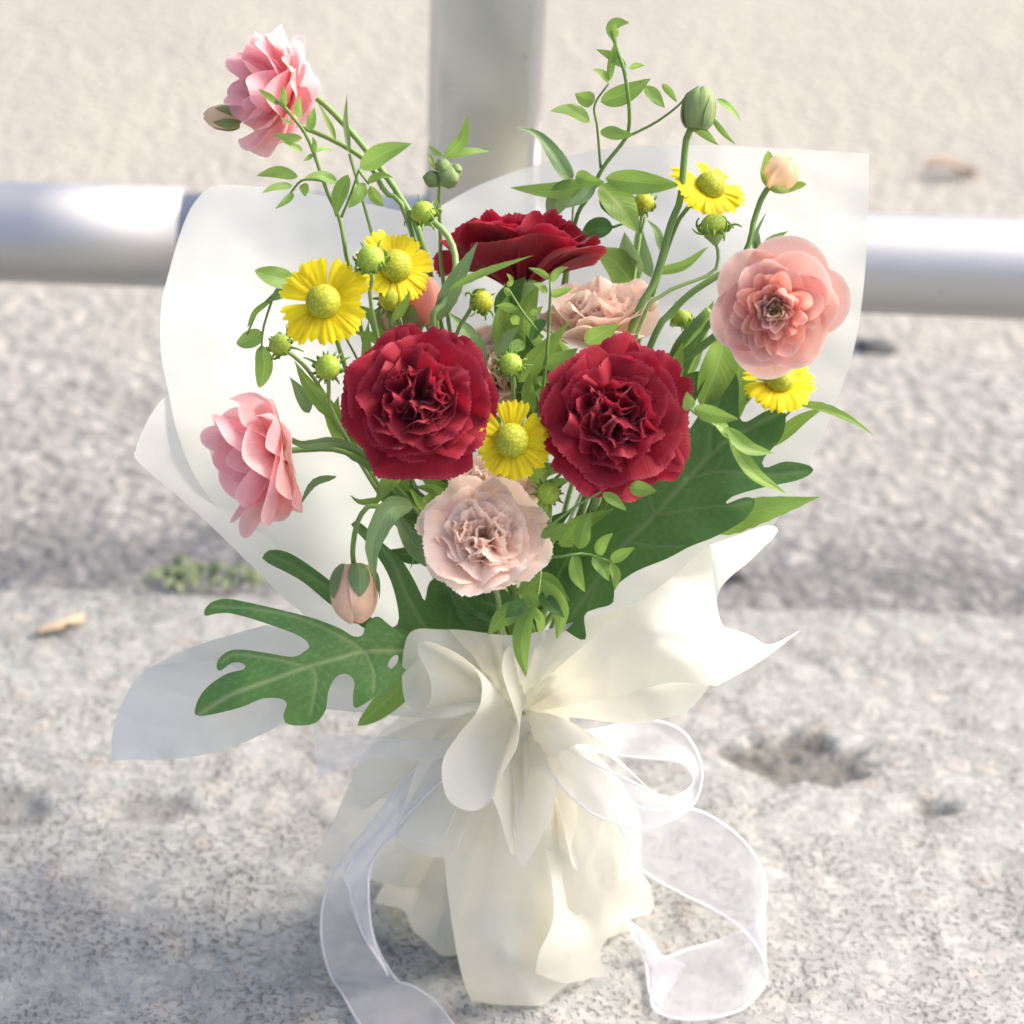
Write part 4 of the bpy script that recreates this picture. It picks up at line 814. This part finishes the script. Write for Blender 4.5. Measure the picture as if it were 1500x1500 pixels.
sprig('long narrow toothed leaves reaching past the paper edge below the salmon ranunculus', 0.885, 411, [(1168, 592), (1120, 640, 0.905), (1060, 700, 0.915), (940, 800, 0.92)], [], [], rpx=3.2)
tb = [o for o in bpy.data.objects if o.get('label', '').startswith('long narrow toothed')][0]
leaf(tb, [(1166, 590, 0.885), (1205, 597, 0.88), (1245, 614, 0.875), (1282, 639, 0.872)], 14, M['young'], serr=0.10, wid=lance)
leaf(tb, [(1129, 654, 0.89), (1165, 622, 0.892), (1212, 594, 0.892)], 24, M['leaf'], wid=lance)
leaf(tb, [(1040, 778, 0.876), (1100, 752, 0.872), (1201, 728, 0.872)], 46, M['young'], serr=0.05, wid=lance, roll=0.1)
leaf(tb, [(1062, 495, 0.905), (1048, 545, 0.90), (1026, 594, 0.898)], 60, M['leaf'], wid=wide)
leaf(tb, [(1105, 520, 0.908), (1085, 560, 0.905), (1075, 620, 0.90)], 40, M['leaf'], wid=wide)
def blades(label, seed, rows, group='narrow toothed leaves'):
    k, b = stem_end(seed); t = thing('narrow_leaf', label, 'leaf', tuple(b), group)
    for pts, wpx, m, se in rows: leaf(t, pts, wpx, M[m], wid=lance, serr=se)
    stem(t, [rows[0][0][0]]+[(690, 850, 0.90)], 3.4, M['stem'], seed)
    return t
blades('grey green toothed leaves rising between the sideways daisy and the red carnations', 501, [([(640, 470, 0.895), (668, 410, 0.892), (700, 354, 0.894)], 30, 'grey_leaf', 0.06), ([(656, 424, 0.888), (715, 397, 0.882), (781, 374, 0.88)], 13, 'young', 0.10), ([(600, 500, 0.90), (612, 470, 0.90), (598, 440, 0.90)], 22, 'grey_leaf', 0.05), ([(560, 500, 0.90), (552, 470, 0.90), (520, 445, 0.90)], 26, 'leaf', 0.04), ([(545, 560, 0.90), (538, 510, 0.90), (540, 470, 0.90)], 20, 'leaf', 0.04), ([(575, 470, 0.885), (592, 445, 0.884), (600, 425, 0.884)], 16, 'leaf', 0)])
blades('wavy edged leaves arching toward the cupped pink ranunculus', 502, [([(570, 700, 0.885), (500, 652, 0.876), (440, 650, 0.868), (405, 624, 0.866)], 22, 'grey_leaf', 0.10), ([(453, 605, 0.892), (440, 578, 0.892), (424, 552, 0.893)], 24, 'grey_leaf', 0), ([(500, 620, 0.885), (455, 568, 0.88), (431, 528, 0.88)], 26, 'leaf', 0.06), ([(493, 698, 0.885), (460, 708, 0.88), (437, 744, 0.878)], 12, 'grey_leaf', 0.08), ([(500, 640, 0.893), (492, 600, 0.893), (496, 580, 0.893)], 18, 'leaf', 0)])
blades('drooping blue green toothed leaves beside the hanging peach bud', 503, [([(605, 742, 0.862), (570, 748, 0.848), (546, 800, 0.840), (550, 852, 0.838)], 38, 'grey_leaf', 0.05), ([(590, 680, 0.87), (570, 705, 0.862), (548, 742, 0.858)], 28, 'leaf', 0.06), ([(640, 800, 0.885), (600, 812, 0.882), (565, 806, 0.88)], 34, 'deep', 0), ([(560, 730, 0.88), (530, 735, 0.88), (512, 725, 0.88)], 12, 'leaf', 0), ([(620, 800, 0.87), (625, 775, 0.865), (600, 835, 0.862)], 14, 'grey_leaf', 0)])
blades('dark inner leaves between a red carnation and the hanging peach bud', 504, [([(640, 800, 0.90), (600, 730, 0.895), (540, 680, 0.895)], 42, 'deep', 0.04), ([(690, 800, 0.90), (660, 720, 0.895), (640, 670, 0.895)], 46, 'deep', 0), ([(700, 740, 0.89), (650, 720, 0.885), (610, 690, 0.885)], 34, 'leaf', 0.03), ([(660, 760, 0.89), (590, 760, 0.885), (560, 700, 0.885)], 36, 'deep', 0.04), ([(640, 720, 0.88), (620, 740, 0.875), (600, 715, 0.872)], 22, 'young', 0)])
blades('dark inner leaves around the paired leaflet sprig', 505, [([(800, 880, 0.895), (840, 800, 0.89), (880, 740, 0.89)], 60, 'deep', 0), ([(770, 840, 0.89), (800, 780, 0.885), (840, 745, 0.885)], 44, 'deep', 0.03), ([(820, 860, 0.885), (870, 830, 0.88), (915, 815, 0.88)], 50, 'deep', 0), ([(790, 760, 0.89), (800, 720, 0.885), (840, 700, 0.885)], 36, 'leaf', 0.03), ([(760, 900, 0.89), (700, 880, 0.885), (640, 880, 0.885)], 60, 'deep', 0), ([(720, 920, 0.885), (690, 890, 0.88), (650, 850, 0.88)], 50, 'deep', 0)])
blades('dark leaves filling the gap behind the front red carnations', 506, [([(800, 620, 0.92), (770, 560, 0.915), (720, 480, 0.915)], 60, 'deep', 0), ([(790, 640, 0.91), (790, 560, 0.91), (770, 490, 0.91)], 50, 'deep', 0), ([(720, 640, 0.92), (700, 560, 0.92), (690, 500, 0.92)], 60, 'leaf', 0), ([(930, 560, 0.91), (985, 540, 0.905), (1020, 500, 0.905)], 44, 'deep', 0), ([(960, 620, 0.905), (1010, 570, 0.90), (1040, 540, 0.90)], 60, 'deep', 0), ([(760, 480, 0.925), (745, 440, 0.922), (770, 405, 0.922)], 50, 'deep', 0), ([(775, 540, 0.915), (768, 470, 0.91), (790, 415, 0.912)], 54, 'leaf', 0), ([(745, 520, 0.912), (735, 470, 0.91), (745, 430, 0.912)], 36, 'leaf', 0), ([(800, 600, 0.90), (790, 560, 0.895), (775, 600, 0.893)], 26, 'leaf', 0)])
blades('mid green inner leaves ringing the front red carnations', 509, [([(600, 720, 0.89), (560, 670, 0.882), (520, 600, 0.88)], 34, 'leaf', 0.04), ([(660, 760, 0.885), (640, 720, 0.876), (605, 712, 0.874)], 30, 'leaf', 0), ([(780, 720, 0.885), (800, 690, 0.876), (835, 690, 0.876)], 34, 'leaf', 0), ([(820, 800, 0.88), (850, 770, 0.872), (900, 745, 0.87)], 34, 'leaf', 0), ([(850, 560, 0.905), (830, 520, 0.90), (810, 490, 0.90)], 36, 'leaf', 0), ([(960, 580, 0.90), (985, 545, 0.895), (1000, 500, 0.895)], 34, 'leaf', 0), ([(700, 560, 0.91), (690, 500, 0.905), (655, 455, 0.905)], 36, 'grey_leaf', 0.03), ([(545, 660, 0.89), (500, 640, 0.886), (470, 590, 0.886)], 26, 'leaf', 0.05), ([(640, 830, 0.88), (600, 790, 0.872), (575, 740, 0.87)], 34, 'grey_leaf', 0.04), ([(760, 560, 0.90), (790, 520, 0.895), (835, 470, 0.895)], 34, 'leaf', 0), ([(760, 870, 0.87), (800, 850, 0.862), (835, 880, 0.86)], 34, 'leaf', 0), ([(590, 540, 0.90), (560, 500, 0.895), (515, 485, 0.895)], 26, 'leaf', 0.04)])
blades('curly young leaf tuft above the salmon ranunculus', 507, [([(1120, 395, 0.90), (1110, 365, 0.90), (1112, 340, 0.90)], 16, 'grey_leaf', 0.1), ([(1120, 390, 0.9), (1128, 355, 0.9), (1155, 338, 0.9)], 18, 'leaf', 0.12), ([(1115, 390, 0.9), (1106, 350, 0.9), (1124, 308, 0.9)], 8, 'grey_leaf', 0), ([(1118, 400, 0.9), (1140, 360, 0.9), (1160, 352, 0.9)], 14, 'grey_leaf', 0.1), ([(1125, 408, 0.895), (1122, 380, 0.895), (1108, 372, 0.895)], 16, 'young', 0)])
blades('thin strap leaves along the high pink ranunculus stem', 508, [([(512, 225, 0.962), (506, 180, 0.962), (508, 138, 0.962)], 9, 'grey_leaf', 0), ([(492, 205, 0.964), (480, 178, 0.964), (464, 148, 0.964)], 9, 'leaf', 0)])
# extra visible stems on the right
for q, (lab, pts, rp) in enumerate([('thick green stem running up behind the red carnation on the broad leaf', [(1040, 455, 0.905), (1000, 498, 0.905), (976, 545, 0.905), (860, 780, 0.90)], 9.0), ('smooth pale stem just below the thick one, reaching under the salmon bloom', [(1062, 482, 0.895), (1018, 516, 0.898), (982, 552, 0.90), (860, 790, 0.90)], 6.5)]):
    k, b = stem_end(600+q); t = thing('flower_stem', lab, 'stem', tuple(b), 'bare stems'); stem(t, pts, rp, M['stem'], 600+q, taper=0.9)
# ------------------------------------------------------------------ large lobed leaves
LL = lobed_leaf('large bright green lobed leaf spreading over the long paper wing', [(300, 902), (301, 891), (312, 881), (332, 877), (362, 882), (410, 893), (457, 905), (497, 920), (518, 932), (531, 930), (537, 914), (553, 903), (572, 917), (605, 940), (612, 965), (592, 985), (573, 1008), (550, 1021), (521, 1037), (517, 1020), (519, 998), (507, 987), (492, 992), (481, 1013), (477, 1040), (463, 1058), (440, 1063), (420, 1060), (415, 1048), (420, 1031), (409, 1023), (383, 1024), (350, 1037), (293, 1049), (286, 1037), (300, 1010), (330, 988), (358, 980), (356, 972), (340, 971), (322, 983), (317, 976), (322, 963), (337, 953), (360, 952), (400, 958), (430, 962), (446, 954), (453, 946), (437, 931), (383, 911), (340, 899), (317, 899)],
           [[(610, 953), (535, 954), (500, 963), (450, 977), (400, 995), (340, 1017), (293, 1046)], [(535, 954), (497, 931), (440, 906), (380, 893), (312, 888)], [(450, 977), (400, 965), (345, 959), (325, 970)], [(458, 976), (463, 1000), (455, 1045)], [(535, 954), (547, 985), (547, 1012)]],
           [(610, 955, 0.862), (535, 954, 0.850), (450, 977, 0.838), (340, 1015, 0.832), (290, 1045, 0.836), (300, 895, 0.85), (400, 893, 0.846), (450, 1055, 0.838), (545, 1015, 0.845), (320, 970, 0.842), (380, 960, 0.838), (560, 910, 0.857)], 'lobed', 701, [(610, 955, 0.863), (680, 985, 0.875)], holes=[[(575, 962), (583, 960), (582, 970), (573, 980), (568, 974)]])
leaf(LL, [(612, 975, 0.868), (570, 1022, 0.862), (524, 1063, 0.858)], 46, M['leaf'], wid=wide, name='lobe')
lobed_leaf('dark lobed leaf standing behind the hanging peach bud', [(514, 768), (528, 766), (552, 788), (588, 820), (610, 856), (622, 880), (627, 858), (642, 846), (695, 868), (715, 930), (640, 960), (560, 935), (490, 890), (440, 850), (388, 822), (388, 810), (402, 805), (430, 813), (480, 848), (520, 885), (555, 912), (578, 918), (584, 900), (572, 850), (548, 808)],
           [[(640, 945), (600, 880), (570, 815), (522, 772)], [(640, 945), (540, 900), (450, 840), (395, 812)], [(650, 940), (660, 900), (650, 855)]],
           [(514, 768, 0.872), (560, 800, 0.875), (622, 880, 0.885), (700, 900, 0.89), (640, 950, 0.885), (560, 930, 0.872), (388, 812, 0.862), (480, 868, 0.866), (580, 860, 0.878)], 'lobed_dark', 702, [(640, 945, 0.886), (690, 975, 0.89)])
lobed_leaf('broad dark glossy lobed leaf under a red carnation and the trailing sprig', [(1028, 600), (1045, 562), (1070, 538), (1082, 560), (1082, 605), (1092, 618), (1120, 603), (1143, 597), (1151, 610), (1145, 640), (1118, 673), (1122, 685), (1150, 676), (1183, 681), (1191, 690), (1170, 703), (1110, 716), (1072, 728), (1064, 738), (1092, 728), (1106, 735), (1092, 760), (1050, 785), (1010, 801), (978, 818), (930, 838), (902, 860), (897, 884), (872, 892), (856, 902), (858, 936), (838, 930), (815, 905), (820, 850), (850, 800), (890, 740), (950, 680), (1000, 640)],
           [[(830, 915), (900, 815), (960, 755), (1010, 700), (1060, 650), (1110, 622), (1146, 604)], [(1010, 700), (1060, 690), (1120, 695), (1186, 690)], [(960, 755), (1020, 745), (1070, 740), (1102, 734)], [(920, 795), (960, 800), (1005, 800)], [(1040, 670), (1045, 610), (1070, 550)], [(960, 755), (950, 720), (950, 690)], [(880, 840), (865, 880), (855, 920)]],
           [(1070, 540, 0.905), (1146, 605, 0.888), (1188, 690, 0.868), (1100, 735, 0.862), (1010, 800, 0.858), (858, 936, 0.852), (830, 910, 0.868), (900, 815, 0.872), (960, 755, 0.876), (1010, 700, 0.88), (1060, 650, 0.886), (950, 690, 0.884), (1110, 622, 0.89), (1060, 775, 0.858)], 'lobed_dark', 703, [(830, 915, 0.872), (790, 970, 0.885)])
# ------------------------------------------------------------------ sheer organza ribbon
def mat_organza():
    b = NB('white_organza'); o = b.obj()
    n = b.noise(o, 35.0, 3)
    d = b.thin((0.87, 0.87, 0.90), 0.5, 0.45, None, tcol=(0.92, 0.92, 0.94), spec=0.6)
    tr = b.n('BsdfTransparent'); tr.inputs[0].default_value = (0.97, 0.97, 1.0, 1)
    lw = b.n('LayerWeight', i_Blend=0.25).outputs['Facing']
    fac = b.math('SUBTRACT', b.math('ADD', 0.56, b.math('MULTIPLY', n, 0.16)), b.math('MULTIPLY', lw, 0.35))
    return b.done(b.mixsh(fac, d, tr.outputs[0]))
M['organza'] = mat_organza()
bb = NB('organza_edge'); bt = bb.n('BsdfTransparent'); M['edge'] = bb.done(bb.mixsh(0.3, bb.thin((0.88, 0.88, 0.90), 0.4, 0.5, None, spec=0.4), bt.outputs[0]))
RIB = thing('ribbon', 'sheer white organza ribbon tied round the paper, tails trailing on the kerb', 'ribbon', tuple(P(752, 1090, Y0)))
def strip(name, rows, n=60, m=9, bow=0.0, cords=True):
    """ribbon through pairs of edge points ((x, y, Y or None = lying on the kerb), ...)"""
    def pt(p):
        if len(p) == 3: q = P(*p)
        else: q = PG(p[0], p[1], 0.003)
        q = np.array(q); q[2] = max(q[2], 0.003); return q
    A = catmull([pt(r[0]) for r in rows], n); B = catmull([pt(r[1]) for r in rows], n)
    G = []
    for j in range(m):
        t = j/(m-1); g = A*(1-t)+B*t
        ph = np.linspace(0, 9, n)[:, None]
        G.append(g-FW*(bow*math.sin(math.pi*t)+0.0009*np.sin(ph*1.7+t*5)))
    G = np.stack(G); G[..., 2] = np.maximum(G[..., 2], 0.0025)
    o = mk(name, G.transpose(1, 0, 2).reshape(-1, 3), gridf(n, m), M['organza'], RIB, uv=griduv(n, m))
    for e in ((0, -1) if cords else ()):
        V, fs = tube_geo(G[e], 0.0006, 6); mk('edge_cord', V, fs, M['edge'], o)
    return o
# left tail sweeping down to the kerb
strip('ribbon_tail', [((650, 1088, 0.866), (690, 1110, 0.862)), ((600, 1135, 0.858), (640, 1150, 0.854)), ((545, 1205, 0.852), (580, 1212, 0.850)), ((498, 1262, 0.850), (545, 1265, 0.848)), ((474, 1320, 0.851), (540, 1325, 0.850)), ((472, 1385, 0.855), (552, 1385, 0.858)), ((489, 1440), (585, 1440)), ((528, 1500), (632, 1462)), ((560, 1540), (668, 1505))], 80, 9, 0.002)
# fold lying inside the tail
strip('ribbon_tail', [((640, 1098, 0.863), (668, 1130, 0.858)), ((578, 1190, 0.853), (600, 1200, 0.851)), ((511, 1268, 0.8475), (545, 1262, 0.8475)), ((512, 1305, 0.848), (540, 1318, 0.848)), ((528, 1360, 0.852), (547, 1380, 0.853)), ((565, 1422, 0.853), (568, 1428, 0.853))], 60, 7, 0.001)
# short left flap
strip('ribbon_loop', [((461, 1062, 0.862), (464, 1142, 0.862)), ((480, 1075, 0.861), (485, 1132, 0.861)), ((540, 1078, 0.860), (545, 1113, 0.858)), ((640, 1082, 0.860), (640, 1112, 0.857)), ((740, 1068, 0.872), (740, 1092, 0.870))], 50, 9, 0.002, False)
# right loop
strip('ribbon_loop', [((780, 1052, 0.872), (775, 1085, 0.866)), ((850, 1070, 0.880), (870, 1100, 0.878)), ((910, 1062, 0.892), (925, 1108, 0.892)), ((965, 1057, 0.896), (960, 1112, 0.896)), ((1006, 1078, 0.890), (1000, 1118, 0.890)), ((1028, 1128, 0.876), (1016, 1140, 0.876)), ((1012, 1182, 0.860), (1006, 1158, 0.868)), ((950, 1213, 0.848), (975, 1168, 0.856)), ((890, 1202, 0.844), (915, 1140, 0.848)), ((840, 1170, 0.845), (855, 1110, 0.848)), ((790, 1110, 0.858), (800, 1075, 0.860))], 110, 9, 0.002)
# right tail: broad curl, then the end turned back under
strip('ribbon_tail', [((880, 1160, 0.870), (900, 1190, 0.866)), ((950, 1185, 0.872), (925, 1250, 0.868)), ((1018, 1186, 0.884), (946, 1278, 0.876)), ((1082, 1225, 0.892), (1000, 1310, 0.885)), ((1116, 1275, 0.900), (1055, 1338, 0.893)), ((1121, 1318, 0.905), (1092, 1366, 0.890)), ((1108, 1352, 0.905), (1118, 1405, 0.884)), ((1060, 1375, 0.908), (1118, 1450, 0.878)), ((1005, 1403, 0.902), (1080, 1482)), ((975, 1418, 0.896), (1010, 1494)), ((962, 1420, 0.893), (962, 1482)), ((955, 1422, 0.892), (953, 1462))], 110, 9, 0.0015)
strip('ribbon_tail', [((915, 1348, 0.893), (920, 1350, 0.894)), ((930, 1375, 0.892), (940, 1365, 0.896)), ((945, 1420, 0.890), (968, 1408, 0.897)), ((952, 1455), (985, 1440, 0.893)), ((968, 1472), (1000, 1452, 0.890))], 40, 7, 0.001)
strip('ribbon_knot', [((700, 1060, 0.874), (702, 1092, 0.873)), ((735, 1052, 0.870), (738, 1088, 0.869)), ((770, 1050, 0.870), (772, 1086, 0.869)), ((800, 1058, 0.876), (802, 1085, 0.876))], 24, 9, 0.002, False)
# ------------------------------------------------------------------ litter and weed
def mat_plain(name, a, c, rough=0.8, sc=150.0):
    b = NB(name); n = b.noise(b.obj(), sc, 4); return b.done(b.prin(b.mix(n, a, c), rough, 0, b.bump(n, 0.5, 0.001), 0.3))
M['twig'] = mat_plain('dry_twig', (0.42, 0.32, 0.22), (0.54, 0.43, 0.32)); M['dry'] = mat_plain('dry_leaf', (0.42, 0.32, 0.25), (0.50, 0.41, 0.34)); M['stone_dark'] = mat_plain('dark_stone', (0.05, 0.05, 0.055), (0.12, 0.12, 0.125)); M['stone'] = mat_plain('pale_stone', (0.44, 0.42, 0.40), (0.56, 0.52, 0.48)); M['stone_tan'] = mat_plain('tan_stone', (0.44, 0.36, 0.29), (0.56, 0.48, 0.40))
tw = thing('twig', 'short dry tan twig lying on the kerb near the wrap', 'twig', tuple(PG(85, 918)))
tube('stick', [PG(52, 926, 0.004), PG(85, 917, 0.005), PG(120, 904, 0.004)], [0.0016, 0.0032, 0.0026], M['twig'], tw, 8, 14)
tube('splinter', [PG(96, 913, 0.005), PG(108, 915, 0.008), PG(122, 911, 0.009)], [0.0016, 0.0006], M['twig'], tw, 6, 8)
def dry_leaf(label, x, y, z, ln, wd, ang):
    c = PG(x, y, z); n, m = 12, 7; V = []
    for i in range(n):
        t = i/(n-1); hw = wd*math.sin(math.pi*(0.05+0.93*t))**0.8
        for j in range(m):
            u = -1+2*j/(m-1); a = (t-0.5)*ln; bq = u*hw; V.append((c[0]+a*math.cos(ang)-bq*math.sin(ang), c[1]+a*math.sin(ang)+bq*math.cos(ang), z+0.003+0.007*u*u+0.005*math.sin(t*5)))
    o = mk('dry_leaf', V, gridf(n, m), M['dry'], None, uv=griduv(n, m)); o['label'] = label; o['category'] = 'dry leaf'; return o
dry_leaf('curled orange brown dry leaf on the road beyond the rail', 1393, 256, ROADZ, 0.050, 0.009, 0.1)
def pebble(label, x, y, z, r, mat, seed, flat=0.55):
    rng = random.Random(seed); bm = bmesh.new(); bmesh.ops.create_icosphere(bm, subdivisions=2, radius=1)
    for v in bm.verts:
        k = 1+0.35*mnoise.noise(v.co*1.3+Vector((seed, 0, 0))); v.co = Vector((v.co.x*k*r, v.co.y*k*r*rng.uniform(0.7, 0.75), v.co.z*k*r*flat))
    c = PG(x, y, z); V = [(v.co.x+c[0], v.co.y+c[1], v.co.z+c[2]+r*flat*0.45) for v in bm.verts]; fs = [[q.index for q in f.verts] for f in bm.faces]; bm.free()
    o = mk('pebble', V, fs, M[mat]); o['label'] = label; o['category'] = 'stone'; o['group'] = 'loose stones'
pebble('flat black stone on the road just below the rail', 1284, 512, ROADZ, 0.017, 'stone_dark', 3, 0.3)
pebble('dark chip of stone where the kerb meets the road', 1069, 846, ROADZ, 0.009, 'stone_dark', 9, 0.4)
M['weed'] = mat_leaf('dusty_weed_leaf', (0.20, 0.25, 0.13), (0.30, 0.35, 0.20), (0.3, 0.36, 0.2), 0.3)
wd = thing('weed', 'low green weed growing in the gap between kerb and road', 'weed', tuple(PG(315, 850, ROADZ+0.03)))
rngw = random.Random(5)
for i in range(26):
    x = 250+135*rngw.random()**1.3; b0 = PG(x, rngw.uniform(846, 864), -0.014); a = rngw.uniform(0, 6.28); L = rngw.uniform(0.010, 0.024); h = rngw.uniform(0.003, 0.008)
    e = b0+np.array([math.cos(a)*L, math.sin(a)*L*0.7, h]); m_ = b0*0.45+e*0.55+np.array([0, 0, 0.007]); c = catmull(np.array([b0, m_, e]), 9); T = nrm(np.gradient(c, axis=0)); V = []
    wdt = rngw.uniform(0.0018, 0.0042)
    for j in range(9):
        B = nrm(np.cross(T[j], [0.1, -0.3, 0.9])); hw = wdt*math.sin(math.pi*(0.06+0.92*j/8)); V += [c[j]-B*hw, c[j]+np.array([0, 0, -0.0008]), c[j]+B*hw]
    mk('leaf', V, gridf(9, 3), M['weed'], wd, uv=griduv(9, 3))
